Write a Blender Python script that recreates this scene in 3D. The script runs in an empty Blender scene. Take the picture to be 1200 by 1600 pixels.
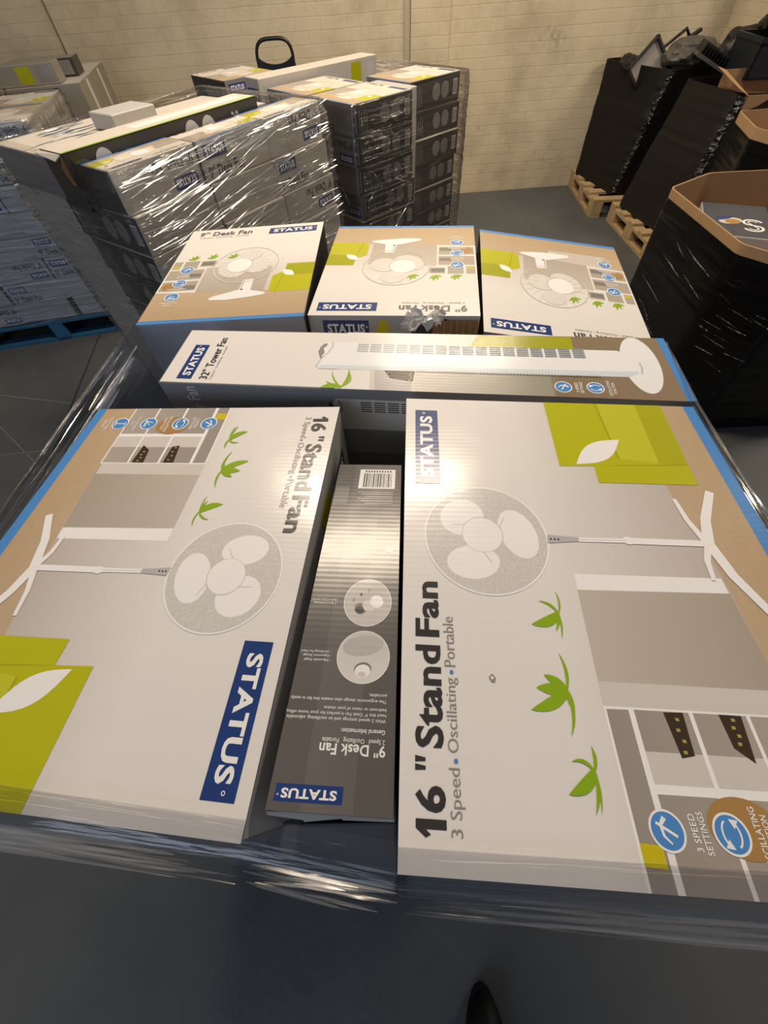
import bpy, bmesh, math, random
from mathutils import Vector, Matrix, noise
random.seed(7)
SC = bpy.context.scene
COL = SC.collection

# ------------------------------------------------------------------ camera, light, exposure
cam_d = bpy.data.cameras.new('camera'); cam = bpy.data.objects.new('camera', cam_d); COL.objects.link(cam)
cam_d.sensor_fit = 'VERTICAL'; cam_d.sensor_height = 24.0; cam_d.lens = 611.685 / 1600 * 24.0
cam_d.clip_start = 0.02
RT = Vector((0.99726376, -0.06079841, -0.04205418)); UP = Vector((0.07392564, 0.82017616, 0.56731479)); FW = Vector((0, 0.56887136, -0.82242652))
cam.matrix_world = Matrix(((RT.x, UP.x, -FW.x, 0), (RT.y, UP.y, -FW.y, 0), (RT.z, UP.z, -FW.z, 1.6), (0, 0, 0, 1)))
SC.camera = cam
SC.view_settings.view_transform = 'Standard'; SC.view_settings.look = 'None'
SC.view_settings.gamma = 1.0; SC.view_settings.use_curve_mapping = False
SC.view_settings.exposure = 0.0
SC.cycles.max_bounces = 10; SC.cycles.transparent_max_bounces = 16
world = bpy.data.worlds.new('world'); SC.world = world; world.use_nodes = True
world.node_tree.nodes['Background'].inputs[0].default_value = (0.62, 0.72, 0.95, 1)
world.node_tree.nodes['Background'].inputs[1].default_value = 0.135
def area(name, loc, target, sx, sy, power, color):
    d = bpy.data.lights.new(name, 'AREA'); d.shape = 'RECTANGLE'; d.size = sx; d.size_y = sy; d.energy = power; d.color = color
    o = bpy.data.objects.new(name, d); COL.objects.link(o); o.location = loc
    o.rotation_euler = (Vector(target) - Vector(loc)).to_track_quat('-Z', 'Y').to_euler()
    return o
WARM = (1.0, 0.835, 0.64)
area('ceiling_lamp_over_pallet', (-0.05, 2.15, 3.5), (-0.05, 2.15, 0), 1.5, 0.22, 91, WARM)
area('ceiling_lamp_by_wall', (0.9, 4.2, 3.6), (0.9, 4.4, 0), 1.5, 0.22, 62, WARM)
area('fill_lamp_right', (4.6, 2.2, 3.4), (3.6, 2.3, 0), 0.22, 1.5, 75, WARM)  # lamp added beyond the bins to brighten the middle stack's front
area('open_door_daylight', (-2.4, -3.6, 2.3), (-0.4, 1.2, 0.9), 2.6, 2.4, 60, (0.70, 0.82, 1.0))

# ------------------------------------------------------------------ materials
MATS = {}
def nt(name):
    m = bpy.data.materials.new(name); m.use_nodes = True
    n = m.node_tree.nodes; b = n['Principled BSDF']
    return m, m.node_tree, n, b
def lk(t, a, b): t.links.new(a, b)
def node(t, typ, **kw):
    n = t.nodes.new(typ)
    for k, v in kw.items():
        if k.startswith('i_'): n.inputs[k[2:].replace('_', ' ')].default_value = v
        else: setattr(n, k, v)
    return n
def mat(name, col, rough=0.5, spec=0.5, metal=0.0, var=0.0, vscale=8.0, bump=0.0, bscale=60.0):
    if name in MATS: return MATS[name]
    m, t, n, b = nt(name)
    b.inputs['Base Color'].default_value = (*col, 1); b.inputs['Roughness'].default_value = rough
    b.inputs['Specular IOR Level'].default_value = spec; b.inputs['Metallic'].default_value = metal
    if var or bump:
        tc = node(t, 'ShaderNodeTexCoord')
    if var:
        nz = node(t, 'ShaderNodeTexNoise'); nz.inputs['Scale'].default_value = vscale; nz.inputs['Detail'].default_value = 5
        lk(t, tc.outputs['Object'], nz.inputs['Vector'])
        mx = node(t, 'ShaderNodeMix', data_type='RGBA')
        mx.inputs['A'].default_value = (*[c * (1 - var) for c in col], 1); mx.inputs['B'].default_value = (*[min(1, c * (1 + var)) for c in col], 1)
        lk(t, nz.outputs['Fac'], mx.inputs['Factor']); lk(t, mx.outputs['Result'], b.inputs['Base Color'])
    if bump:
        nb = node(t, 'ShaderNodeTexNoise'); nb.inputs['Scale'].default_value = bscale; nb.inputs['Detail'].default_value = 4
        lk(t, tc.outputs['Object'], nb.inputs['Vector'])
        bp = node(t, 'ShaderNodeBump'); bp.inputs['Strength'].default_value = bump; bp.inputs['Distance'].default_value = 0.01
        lk(t, nb.outputs['Fac'], bp.inputs['Height']); lk(t, bp.outputs['Normal'], b.inputs['Normal'])
    MATS[name] = m
    return m
def flutes(t, b, amp=0.022):
    """faint corrugation of the card under the print"""
    tc = node(t, 'ShaderNodeTexCoord')
    w = node(t, 'ShaderNodeTexWave', wave_type='BANDS', bands_direction='Y'); w.inputs['Scale'].default_value = 46.0; w.inputs['Distortion'].default_value = 0.15
    lk(t, tc.outputs['Object'], w.inputs['Vector'])
    nz = node(t, 'ShaderNodeTexNoise'); nz.inputs['Scale'].default_value = 9.0
    lk(t, tc.outputs['Object'], nz.inputs['Vector'])
    b1 = node(t, 'ShaderNodeBump'); b1.inputs['Strength'].default_value = 0.15; b1.inputs['Distance'].default_value = 0.008
    lk(t, nz.outputs['Fac'], b1.inputs['Height'])
    b2 = node(t, 'ShaderNodeBump'); b2.inputs['Strength'].default_value = amp; b2.inputs['Distance'].default_value = 0.0012
    lk(t, w.outputs['Fac'], b2.inputs['Height']); lk(t, b1.outputs['Normal'], b2.inputs['Normal'])
    lk(t, b2.outputs['Normal'], b.inputs['Normal'])
def ink(name, col, rough=0.21, var=0.0):
    key = 'ink_' + name
    if key in MATS: return MATS[key]
    m, t, n, b = nt(key)
    b.inputs['Base Color'].default_value = (*col, 1); b.inputs['Roughness'].default_value = rough
    b.inputs['Specular IOR Level'].default_value = 0.45
    flutes(t, b)
    MATS[key] = m
    return m
def ink_grad(name, a, bcol, v0, v1, axis=1, grain=False):
    """printed tone that runs from a (at v0) to b (at v1) across the picture"""
    key = 'ink_' + name
    if key in MATS: return MATS[key]
    m, t, n, b = nt(key)
    uv = node(t, 'ShaderNodeUVMap'); sp = node(t, 'ShaderNodeSeparateXYZ'); lk(t, uv.outputs['UV'], sp.inputs[0])
    mr = node(t, 'ShaderNodeMapRange'); mr.inputs['From Min'].default_value = v0; mr.inputs['From Max'].default_value = v1
    lk(t, sp.outputs[axis], mr.inputs['Value'])
    mx = node(t, 'ShaderNodeMix', data_type='RGBA'); mx.inputs['A'].default_value = (*a, 1); mx.inputs['B'].default_value = (*bcol, 1)
    lk(t, mr.outputs['Result'], mx.inputs['Factor'])
    out = mx.outputs['Result']
    if grain:
        mp = node(t, 'ShaderNodeMapping'); mp.inputs['Scale'].default_value = (12, 160, 1) if axis else (160, 12, 1)
        lk(t, uv.outputs['UV'], mp.inputs['Vector'])
        nz = node(t, 'ShaderNodeTexNoise'); nz.inputs['Scale'].default_value = 1.6; nz.inputs['Detail'].default_value = 6
        lk(t, mp.outputs['Vector'], nz.inputs['Vector'])
        m2 = node(t, 'ShaderNodeMix', data_type='RGBA', blend_type='MULTIPLY'); m2.inputs['Factor'].default_value = 0.45
        lk(t, out, m2.inputs['A']); lk(t, nz.outputs['Color'], m2.inputs['B'])
        cr = node(t, 'ShaderNodeMix', data_type='RGBA'); cr.inputs['Factor'].default_value = 0.5
        lk(t, out, cr.inputs['A']); lk(t, m2.outputs['Result'], cr.inputs['B']); out = cr.outputs['Result']
    lk(t, out, b.inputs['Base Color'])
    b.inputs['Roughness'].default_value = 0.21; b.inputs['Specular IOR Level'].default_value = 0.45
    flutes(t, b)
    MATS[key] = m
    return m
def ink_grille(name, a, bcol, scale):
    key = 'ink_' + name
    if key in MATS: return MATS[key]
    m, t, n, b = nt(key)
    uv = node(t, 'ShaderNodeUVMap')
    vo = node(t, 'ShaderNodeTexVoronoi', feature='DISTANCE_TO_EDGE'); vo.inputs['Scale'].default_value = scale
    lk(t, uv.outputs['UV'], vo.inputs['Vector'])
    mr = node(t, 'ShaderNodeMapRange'); mr.inputs['From Min'].default_value = 0.05; mr.inputs['From Max'].default_value = 0.22
    lk(t, vo.outputs['Distance'], mr.inputs['Value'])
    mx = node(t, 'ShaderNodeMix', data_type='RGBA'); mx.inputs['A'].default_value = (*a, 1); mx.inputs['B'].default_value = (*bcol, 1)
    lk(t, mr.outputs['Result'], mx.inputs['Factor']); lk(t, mx.outputs['Result'], b.inputs['Base Color'])
    b.inputs['Roughness'].default_value = 0.21
    flutes(t, b)
    MATS[key] = m
    return m

WHITE = (0.80, 0.77, 0.74)
I = dict(
    white=ink('white', WHITE), bright=ink('bright', (0.90, 0.89, 0.88)), dark=ink('dark', (0.045, 0.042, 0.040)),
    grey=ink('grey', (0.30, 0.28, 0.26)), light=ink('light', (0.66, 0.62, 0.57)), navy=ink('navy', (0.022, 0.052, 0.20)),
    blue=ink('blue', (0.085, 0.27, 0.62)), lime=ink('lime', (0.50, 0.50, 0.010)), lime2=ink('lime_deep', (0.38, 0.385, 0.008)),
    lime4=ink('lime_shadow', (.44, .435, .012)), lime3=ink('lime_pale', (0.56, 0.56, 0.03)), leaf=ink('leaf', (0.27, 0.44, 0.012)), brown=ink('brown', (0.055, 0.036, 0.020)),
    gold=ink('gold', (0.45, 0.35, 0.09)), yellow=ink('yellow', (0.62, 0.53, 0.01)), orange=ink('orange', (0.42, 0.24, 0.08)),
    slate=ink('slate', (0.150, 0.150, 0.160)), panel=ink('panel', (0.125, 0.115, 0.108)), panel2=ink('panel_tape', (0.150, 0.140, 0.132)),
    pgrey=ink('pale_grey', (0.50, 0.48, 0.47)), fanbody=ink('fan_white', (0.84, 0.85, 0.86)), fanshade=ink('fan_grey', (0.55, 0.57, 0.60)),
    mid=ink('mid_grey', (0.22, 0.21, 0.20)), vent=ink('vent', (0.30, 0.32, 0.32)),
)
I['wall'] = ink_grad('room_wall', (0.52, 0.46, 0.41), WHITE, 0.06, 0.25)
I['wood'] = ink_grad('room_floor', (0.56, 0.40, 0.235), (0.62, 0.47, 0.31), 0.0, 0.09, grain=True)
I['cab'] = ink_grad('cabinet', (0.42, 0.37, 0.30), (0.56, 0.50, 0.44), 0.07, 0.22)
I['shelf'] = ink_grad('shelf_back', (0.45, 0.39, 0.34), (0.34, 0.30, 0.27), 0.06, 0.22)
I['grille'] = ink_grille('stand_grille', (0.74, 0.72, 0.69), (0.50, 0.48, 0.45), 800)
I['towerwall'] = ink_grad('tower_wall', WHITE, (0.24, 0.18, 0.11), 0.42, 0.66, axis=0)
I['ballgrad'] = ink_grad('round_picture', (0.72, 0.70, 0.68), (0.34, 0.33, 0.31), 0.0, 0.35)

CARD = mat('kraft_card', (0.30, 0.18, 0.095), 0.75, 0.2, var=0.12, vscale=6)
CARD_E = mat('kraft_edge', (0.42, 0.26, 0.135), 0.75, 0.2, var=0.1)
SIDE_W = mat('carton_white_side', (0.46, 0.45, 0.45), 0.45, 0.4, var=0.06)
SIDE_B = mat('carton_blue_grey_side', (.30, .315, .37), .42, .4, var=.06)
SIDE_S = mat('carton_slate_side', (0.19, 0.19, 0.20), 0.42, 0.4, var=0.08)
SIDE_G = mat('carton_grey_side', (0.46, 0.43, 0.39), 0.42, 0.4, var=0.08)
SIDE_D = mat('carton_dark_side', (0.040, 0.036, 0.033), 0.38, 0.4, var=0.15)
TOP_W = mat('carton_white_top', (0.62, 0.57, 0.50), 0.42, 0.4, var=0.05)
BLACKFILM = None

# ------------------------------------------------------------------ mesh helpers
class MB:
    def __init__(s): s.v = []; s.f = []; s.m = []; s.uv = []; s.mats = []; s.sm = []
    def mi(s, m):
        if m not in s.mats: s.mats.append(m)
        return s.mats.index(m)
    def face(s, pts, m, uvs=None, smooth=False):
        k = len(s.v); s.v += [tuple(p) for p in pts]; s.f.append(tuple(range(k, k + len(pts)))); s.m.append(s.mi(m))
        s.uv.append(uvs or [(0, 0)] * len(pts)); s.sm.append(smooth)
    def mesh(s, pts, faces, m, smooth=False):
        k = len(s.v); s.v += [tuple(p) for p in pts]; i = s.mi(m)
        for f in faces: s.f.append(tuple(k + a for a in f)); s.m.append(i); s.uv.append([(0, 0)] * len(f)); s.sm.append(smooth)
    def hexa(s, lo, hi, m, mtop=None, mside=None):
        """closed block from a bottom quad and a top quad; mside: materials of the four sides BL-BR, BR-TR, TR-TL, TL-BL"""
        k = len(s.v); s.v += [tuple(p) for p in lo] + [tuple(p) for p in hi]
        fs = [(3, 2, 1, 0), (4, 5, 6, 7)] + [(i, (i + 1) % 4, 4 + (i + 1) % 4, 4 + i) for i in range(4)]
        ms = [m, mtop or m] + [(mside[i] if mside else m) for i in range(4)]
        for f, q in zip(fs, ms): s.f.append(tuple(k + a for a in f)); s.m.append(s.mi(q)); s.uv.append([(0, 0)] * 4); s.sm.append(False)
    def box(s, x0, y0, z0, x1, y1, z1, m, mtop=None, mside=None):
        s.hexa([(x0, y0, z0), (x1, y0, z0), (x1, y1, z0), (x0, y1, z0)], [(x0, y0, z1), (x1, y0, z1), (x1, y1, z1), (x0, y1, z1)], m, mtop, mside)
    def tube(s, path, r, m, n=8):
        path = [Vector(p) for p in path]; rings = []
        for i, p in enumerate(path):
            d = (path[min(i + 1, len(path) - 1)] - path[max(i - 1, 0)]).normalized()
            a = d.cross(Vector((0, 0, 1)));
            if a.length < 1e-3: a = Vector((1, 0, 0))
            a.normalize(); b = d.cross(a)
            rings.append([p + (a * math.cos(2 * math.pi * j / n) + b * math.sin(2 * math.pi * j / n)) * r for j in range(n)])
        pts = [q for rg in rings for q in rg]
        fs = [(i * n + j, i * n + (j + 1) % n, (i + 1) * n + (j + 1) % n, (i + 1) * n + j) for i in range(len(path) - 1) for j in range(n)]
        fs += [tuple(range(n))[::-1], tuple((len(path) - 1) * n + j for j in range(n))]
        s.mesh(pts, fs, m, True)
    def build(s, name, parent=None, loc=None, bevel=0.0, seg=2, xf=None):
        me = bpy.data.meshes.new(name)
        vs = [xf @ Vector(v) for v in s.v] if xf else s.v
        me.from_pydata([tuple(v) for v in vs], [], s.f)
        for m in s.mats: me.materials.append(m)
        me.polygons.foreach_set('material_index', s.m); me.polygons.foreach_set('use_smooth', s.sm)
        ul = me.uv_layers.new(name='UVMap'); k = 0
        flat = [c for f in s.uv for u in f for c in u]
        ul.data.foreach_set('uv', flat)
        if bevel:
            bm = bmesh.new(); bm.from_mesh(me)
            bmesh.ops.remove_doubles(bm, verts=bm.verts, dist=1e-5)
            es = [e for e in bm.edges if e.calc_face_angle(0) > 0.5]
            bmesh.ops.bevel(bm, geom=es, offset=bevel, segments=seg, profile=0.6, affect='EDGES', clamp_overlap=True)
            bm.to_mesh(me); bm.free()
        me.update()
        o = bpy.data.objects.new(name, me); COL.objects.link(o)
        if parent: o.parent = parent
        if loc: o.location = loc
        return o
def tag(o, label=None, cat=None, group=None, kind=None):
    if label: o['label'] = label
    if cat: o['category'] = cat
    if group: o['group'] = group
    if kind: o['kind'] = kind
    return o
def empty(name, loc, rz=0, label=None, cat=None, group=None):
    o = bpy.data.objects.new(name, None); COL.objects.link(o); o.location = loc; o.rotation_euler = (0, 0, rz); o.empty_display_size = 0.05
    return tag(o, label, cat, group)
TXT = {}
def text_geo(s, bold):
    k = (s, bold)
    if k not in TXT:
        cu = bpy.data.curves.new('lettering', 'FONT'); cu.body = s; cu.offset = bold; cu.resolution_u = 3; cu.space_character = 1 + bold * 1.6; cu.fill_mode = 'FRONT'
        ob = bpy.data.objects.new('lettering', cu)
        me = ob.to_mesh()
        v = [(p.co.x, p.co.y) for p in me.vertices]; f = [tuple(p.vertices) for p in me.polygons]
        ob.to_mesh_clear(); bpy.data.objects.remove(ob); bpy.data.curves.remove(cu)
        x0, x1 = min(a for a, _ in v), max(a for a, _ in v); y0, y1 = min(b for _, b in v), max(b for _, b in v)
        TXT[k] = ([((a - x0) / (x1 - x0), (b - y0) / (y1 - y0)) for a, b in v], f)
    return TXT[k]
class Face:
    """printed face: quad corners BL BR TR TL of the artwork (local coordinates), W x H metres"""
    def __init__(s, q, W, H):
        s.q = [Vector(p) for p in q]; s.W = W; s.H = H; s.l = 0
        s.n = (s.q[1] - s.q[0]).cross(s.q[3] - s.q[0]).normalized()
    def P(s, u, v, l):
        a, b = u / s.W, v / s.H
        return s.q[0] * ((1 - a) * (1 - b)) + s.q[1] * (a * (1 - b)) + s.q[2] * (a * b) + s.q[3] * ((1 - a) * b) + s.n * (0.0003 + 0.000012 * l)
class Art:
    def __init__(s, face): s.F = face; s.mb = MB()
    def poly(s, pts, m):
        s.F.l += 1
        s.mb.face([s.F.P(u, v, s.F.l) for u, v in pts], m, list(pts))
        return s
    def rect(s, u0, v0, u1, v1, m): return s.poly([(u0, v0), (u1, v0), (u1, v1), (u0, v1)], m)
    def ell(s, cu, cv, ru, rv, m, ang=0, n=40):
        c, d = math.cos(ang), math.sin(ang)
        return s.poly([(cu + ru * math.cos(t) * c - rv * math.sin(t) * d, cv + ru * math.cos(t) * d + rv * math.sin(t) * c) for t in [2 * math.pi * i / n for i in range(n)]], m)
    def ring(s, cu, cv, ru, rv, w, m, n=48):
        s.F.l += 1
        for i in range(n):
            t0, t1 = 2 * math.pi * i / n, 2 * math.pi * (i + 1) / n
            q = [(cu + (ru - k) * math.cos(t), cv + (rv - k) * math.sin(t)) for t, k in ((t0, w), (t0, 0), (t1, 0), (t1, w))]
            s.mb.face([s.F.P(u, v, s.F.l) for u, v in q], m, q)
        return s
    def stroke(s, pts, w, m, w1=None):
        s.F.l += 1; w1 = w if w1 is None else w1; L = []; R = []
        for i, (x, y) in enumerate(pts):
            xa, ya = pts[max(i - 1, 0)]; xb, yb = pts[min(i + 1, len(pts) - 1)]
            d = math.hypot(xb - xa, yb - ya) or 1; nx, ny = -(yb - ya) / d, (xb - xa) / d
            h = (w + (w1 - w) * i / (len(pts) - 1)) / 2
            L.append((x + nx * h, y + ny * h)); R.append((x - nx * h, y - ny * h))
        for i in range(len(pts) - 1):
            q = [R[i], R[i + 1], L[i + 1], L[i]]
            s.mb.face([s.F.P(u, v, s.F.l) for u, v in q], m, q)
        return s
    def leaf(s, b, t, w, m, bend=0.0, n=8):
        bx, by = b; tx, ty = t; dx, dy = tx - bx, ty - by; nx, ny = -dy, dx; L = []; R = []
        for i in range(n + 1):
            k = i / n; c = bend * 4 * k * (1 - k); h = w / 2 * math.sin(math.pi * min(1, k * 0.85 + 0.15)) ** 0.8 if k < 1 else 0
            d = math.hypot(dx, dy) or 1
            x, y = bx + dx * k + nx * c, by + dy * k + ny * c
            L.append((x + nx / d * h, y + ny / d * h)); R.append((x - nx / d * h, y - ny / d * h))
        return s.poly(R + L[::-1], m)
    def text(s, st, u0, v0, u1, v1, m, rot=0, bold=0.0):
        s.F.l += 1; V, F = text_geo(st, bold); du, dv = u1 - u0, v1 - v0
        def mp(a, b):
            if rot == 0: return (u0 + a * du, v0 + b * dv)
            if rot == 90: return (u1 - b * du, v0 + a * dv)
            if rot == 180: return (u1 - a * du, v1 - b * dv)
            return (u0 + b * du, v1 - a * dv)
        uv = [mp(a, b) for a, b in V]
        k = len(s.mb.v); s.mb.v += [tuple(s.F.P(u, v, s.F.l)) for u, v in uv]; i = s.mb.mi(m)
        for f in F: s.mb.f.append(tuple(k + a for a in f)); s.mb.m.append(i); s.mb.uv.append([uv[a] for a in f]); s.mb.sm.append(False)
        return s
    def build(s, name, parent, label=None):
        o = s.mb.build(name, parent)
        if label: o['label'] = label
        return o
def lens_pts(a, b, w, n=10):
    (ax, ay), (bx, by) = a, b; dx, dy = bx - ax, by - ay; d = math.hypot(dx, dy); nx, ny = -dy / d, dx / d
    up = [(ax + dx * i / n + nx * w * math.sin(math.pi * i / n), ay + dy * i / n + ny * w * math.sin(math.pi * i / n)) for i in range(n + 1)]
    dn = [(ax + dx * i / n - nx * w * math.sin(math.pi * i / n), ay + dy * i / n - ny * w * math.sin(math.pi * i / n)) for i in range(n - 1, 0, -1)]
    return dn[::-1] + up[::-1]
def brand_label(F, root, u0, v0, u1, v1, rot=0, reg=True):
    """navy STATUS plate with white lettering"""
    a = Art(F); a.rect(u0, v0, u1, v1, I['navy']); p = a.build('brand_label', root, 'navy blue label with white STATUS lettering')
    b = Art(F); du, dv = u1 - u0, v1 - v0
    if rot in (0, 180): b.text('STATUS', u0 + du * .09, v0 + dv * .24, u1 - du * .09, v1 - dv * .20, I['bright'], rot, 0.035)
    else: b.text('STATUS', u0 + du * .24, v0 + dv * .09, u1 - du * .20, v1 - dv * .09, I['bright'], rot, 0.035)
    r = min(du, dv) * .06
    if reg:
        if rot == 0: b.ring(u1 - du * .045, v0 + dv * .62, r, r, r * .4, I['bright'], 14)
        elif rot == 90: b.ring(u0 + du * .38, v1 - dv * .045, r, r, r * .4, I['bright'], 14)
    b.build('lettering', p)
    return p
def badge(F, root, cu, cv, r, glyph, caps, caprot=0, capdir=(0, -1)):
    a = Art(F); a.ell(cu, cv, r, r, I['bright']); a.ell(cu, cv, r * .88, r * .88, I['blue'])
    w = r * .14; W_ = I['bright']
    if glyph == 'speed':
        a.stroke([(cu - r * .6, cv - r * .1), (cu - r * .25, cv + r * .25), (cu + r * .25, cv + r * .3), (cu + r * .6, cv + .0 * r)], w * .6, W_, w * 1.8)
        a.stroke([(cu - r * .25, cv - r * .5), (cu + r * .35, cv + r * .55)], w, W_)
    elif glyph == 'osc':
        for sg in (1, -1):
            pts = [(cu + sg * r * .62 * math.cos(t), cv + sg * r * .4 * math.sin(t) + sg * r * .08) for t in [0.35 + i * .3 for i in range(8)]]
            a.stroke(pts, w * .7, W_)
            e = pts[-1]; a.poly([(e[0] - sg * r * .22, e[1] - sg * r * .28), (e[0] + sg * r * .24, e[1] - sg * r * .08), (e[0] - sg * r * .16, e[1] + sg * r * .22)][::1], W_)
    elif glyph == 'tilt':
        for k in (0.15, 0.7, 1.25): a.stroke([(cu - r * .45, cv - r * .4), (cu - r * .45 + r * 1.0 * math.cos(k), cv - r * .4 + r * .95 * math.sin(k))], w * .6, W_)
        a.stroke([(cu - r * .6, cv - r * .45), (cu + r * .55, cv - r * .45)], w * .8, W_)
    else:
        a.stroke([(cu, cv - r * .6), (cu, cv + r * .6)], w * .8, W_); a.stroke([(cu - r * .45, cv - r * .6), (cu + r * .45, cv - r * .6)], w * .8, W_)
        a.stroke([(cu - r * .3, cv + r * .6), (cu + r * .3, cv + r * .6)], w * .7, W_)
    h = r * .36
    for i, c in enumerate(caps):
        L = len(c) * h * .68
        if caprot == 0: a.text(c, cu - L / 2, cv - r * 1.35 - h * (1 + 1.45 * i), cu + L / 2, cv - r * 1.35 - h * (1.45 * i), I['bright'], 0, 0.012)
        else: a.text(c, cu + r * 1.35 + h * 1.45 * i, cv - L / 2, cu + r * 1.35 + h * (1 + 1.45 * i), cv + L / 2, I['bright'], 90, 0.012)
    return a.build('feature_badge', root)

# ------------------------------------------------------------------ artwork of the three carton kinds
def art_stand(F, root):
    L, H = F.W, F.H
    a = Art(F)
    a.rect(0, .012, L, H, I['wall'])
    a.poly([(0, .014), (L, .014), (L, .060), (.37, .086), (.235, .070), (0, .064)], I['wood'])
    a.rect(0, 0, L, .0148, I['blue'])
    # low cabinet and shelf unit
    a.poly([(.2442, .2198), (.2262, .2207), (.2298, .0723), (.2463, .0731)], I['bright'])
    a.poly([(.2262, .2207), (.1172, .2232), (.1177, .0655), (.2298, .0715)], I['cab'])
    a.poly([(.1185, .223), (.1385, .2225), (.1385, .068), (.1185, .067)], I['light'])
    a.poly([(0, .2240), (.1185, .2235), (.1185, .064), (0, .064)], I['bright'])
    a.poly([(.0, .2215), (.1162, .2215), (.1165, .2030), (.0, .2038)], I['shelf'])
    for v0, v1 in ((.1535, .1985), (.1070, .1500), (.0660, .1040)):
        a.rect(.0640, v0, .1168, v1, I['shelf']); a.rect(.0, v0 + (0 if v0 > .1 else 0), .0575, v1, I['shelf'])
        a.rect(.0640, v0, .086, v1, I['light'])
    for q in (((.1160, .1744), (.1166, .1582), (.0848, .1601), (.0826, .1709)), ((.1168, .1292), (.1166, .1110), (.0819, .1144), (.0922, .1270))):
        a.poly(list(q), I['brown'])
        for k in range(4):
            t = .15 + .24 * k; x = q[0][0] + (q[3][0] - q[0][0]) * t
            a.rect(x - .0012, q[2][1] + .003 + .002 * (k % 2), x + .0012, q[2][1] + .006 + .002 * (k % 2), I['gold'])
    a.poly([(.0273, .2215), (.0263, .2054), (.0130, .2060), (.0140, .2218)], I['yellow'])
    a.ell(.040, .142, .019, .026, I['orange'])
    # sofa
    a.poly([(L, .2030), (.3941, .2043), (.3961, .1620), (.3692, .1631), (.3708, .0482), (L, .0442)], I['lime'])
    a.poly([(L, .1322), (.4101, .1288), (.4042, .0816), (L, .0790)], I['lime3'])
    a.poly([(L, .0790), (.4042, .0816), (.4047, .0484), (L, .0442)], I['lime4'])
    a.poly([(.3961, .1620), (.3985, .1340), (.4047, .0484), (.4020, .0484)], I['lime2'])
    a.poly([(L, .1335), (.4101, .1300), (.4095, .1275), (L, .1310)], I['lime2'])
    a.poly(lens_pts((.3985, .1830), (.4440, .1190), .0150), I['bright'])
    a.build('printed_picture', root); lay = F.l
    b = Art(F); F.l = lay
    for base, tips in (((.1996, .2450), ((.1876, .2733, .010, .1), (.2120, .2630, .003, -.15), (.2235, .2439, .002, -.1), (.1745, .2468, .002, .05), (.1819, .2508, .003, .05))),
                       ((.1290, .2520), ((.1120, .2860, .010, .08), (.1304, .2785, .010, 0), (.1416, .2700, .008, -.05), (.1620, .2531, .003, -.1), (.0931, .2561, .003, .1), (.1114, .2490, .005, 0))),
                       ((.0700, .2430), ((.0534, .2666, .009, .1), (.0756, .2600, .003, -.2), (.0880, .2416, .003, -.1), (.0418, .2445, .002, .05), (.0416, .2492, .003, .08)))):
        for tx, ty, w, bd in tips: b.leaf(base, (tx, ty), w, I['leaf'], bd)
    b.build('printed_plants', root)
    f = Art(F); F.l = lay
    f.ell(.2850, .3077, .0700, .0690, I['bright'], n=56); f.ell(.2850, .3077, .0680, .0668, I['grille'], n=56)
    f.ell(.3105, .3325, .0235, .0260, I['bright'], .6); f.ell(.2910, .2712, .0320, .0205, I['bright'], .25); f.ell(.2530, .3240, .0200, .0285, I['bright'], .1)
    for k in range(3):
        an = .9 + k * 2.094
        f.stroke([(.288 + .02 * math.cos(an), .311 + .02 * math.sin(an)), (.288 + .036 * math.cos(an + .35), .311 + .036 * math.sin(an + .35))], .0012, I['light'])
    f.ell(.2880, .3110, .0232, .0232, I['light']); f.ell(.2876, .3112, .0222, .0222, I['bright'])
    f.poly([(.2907, .2392), (.2800, .2408), (.2838, .2053), (.2890, .2053)], I['pgrey'])
    for k in range(3): f.ell(.2853, .2360 - .004 * k, .0013, .0011, I['dark'], n=10)
    f.stroke([(.2862, .2060), (.2872, .1560)], .0056, I['bright']); f.stroke([(.2872, .1560), (.2878, .0700)], .0078, I['bright'])
    f.ell(.2875, .1525, .0050, .0062, I['bright'])
    f.stroke([(.2862, .2060), (.2872, .1560)], .0008, I['light'])
    f.stroke([(.2870, .0700), (.2660, .0790), (.2434, .0812)], .0075, I['bright'], .0045)
    f.stroke([(.2890, .0710), (.3180, .0800), (.3480, .0838)], .0075, I['bright'], .0045)
    f.stroke([(.2880, .0690), (.3200, .0600), (.3610, .0394)], .0120, I['bright'], .0090)
    f.stroke([(.2880, .0690), (.2500, .0600), (.2110, .0420)], .0120, I['bright'], .0090)
    f.build('fan_picture', root, 'printed white pedestal fan with round head and cross base')
    t = Art(F); F.l = lay
    t.poly([(.0215, .3790), (.0270, .3868), (.0325, .3868), (.0325, .3630), (.0265, .3630), (.0265, .3792), (.0235, .3752)], I['dark'])
    t.text('6', .0365, .3628, .0535, .3872, I['dark'], 0, 0.03)
    for u in (.0632, .0690): t.poly([(u, .3872), (u + .0044, .3872), (u + .0030, .3785), (u + .0006, .3785)], I['dark'])
    t.text('Stand', .0790, .3628, .1625, .3872, I['dark'], 0, 0.03); t.text('Fan', .1705, .3632, .2275, .3868, I['dark'], 0, 0.03); t.build('title_lettering', root)
    t = Art(F); F.l = lay
    t.text('3 Speed', .0225, .3478, .0660, .3598, I['grey']); t.text('Oscillating', .0765, .3478, .1345, .3598, I['grey']); t.text('Portable', .1440, .3495, .1910, .3598, I['grey'])
    t.ell(.0708, .3535, .0018, .0018, I['blue'], n=16); t.ell(.1393, .3535, .0018, .0018, I['blue'], n=16); t.build('subtitle_lettering', root)
    F.l = lay; brand_label(F, root, .3580, .3555, .4905, .3866)
    F.l = lay; badge(F, root, .0355, .1990, .0130, 'speed', ['3 SPEED', 'SETTINGS']); badge(F, root, .0360, .1530, .0130, 'osc', ['OSCILLATING', 'FUNCTION'])
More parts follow.
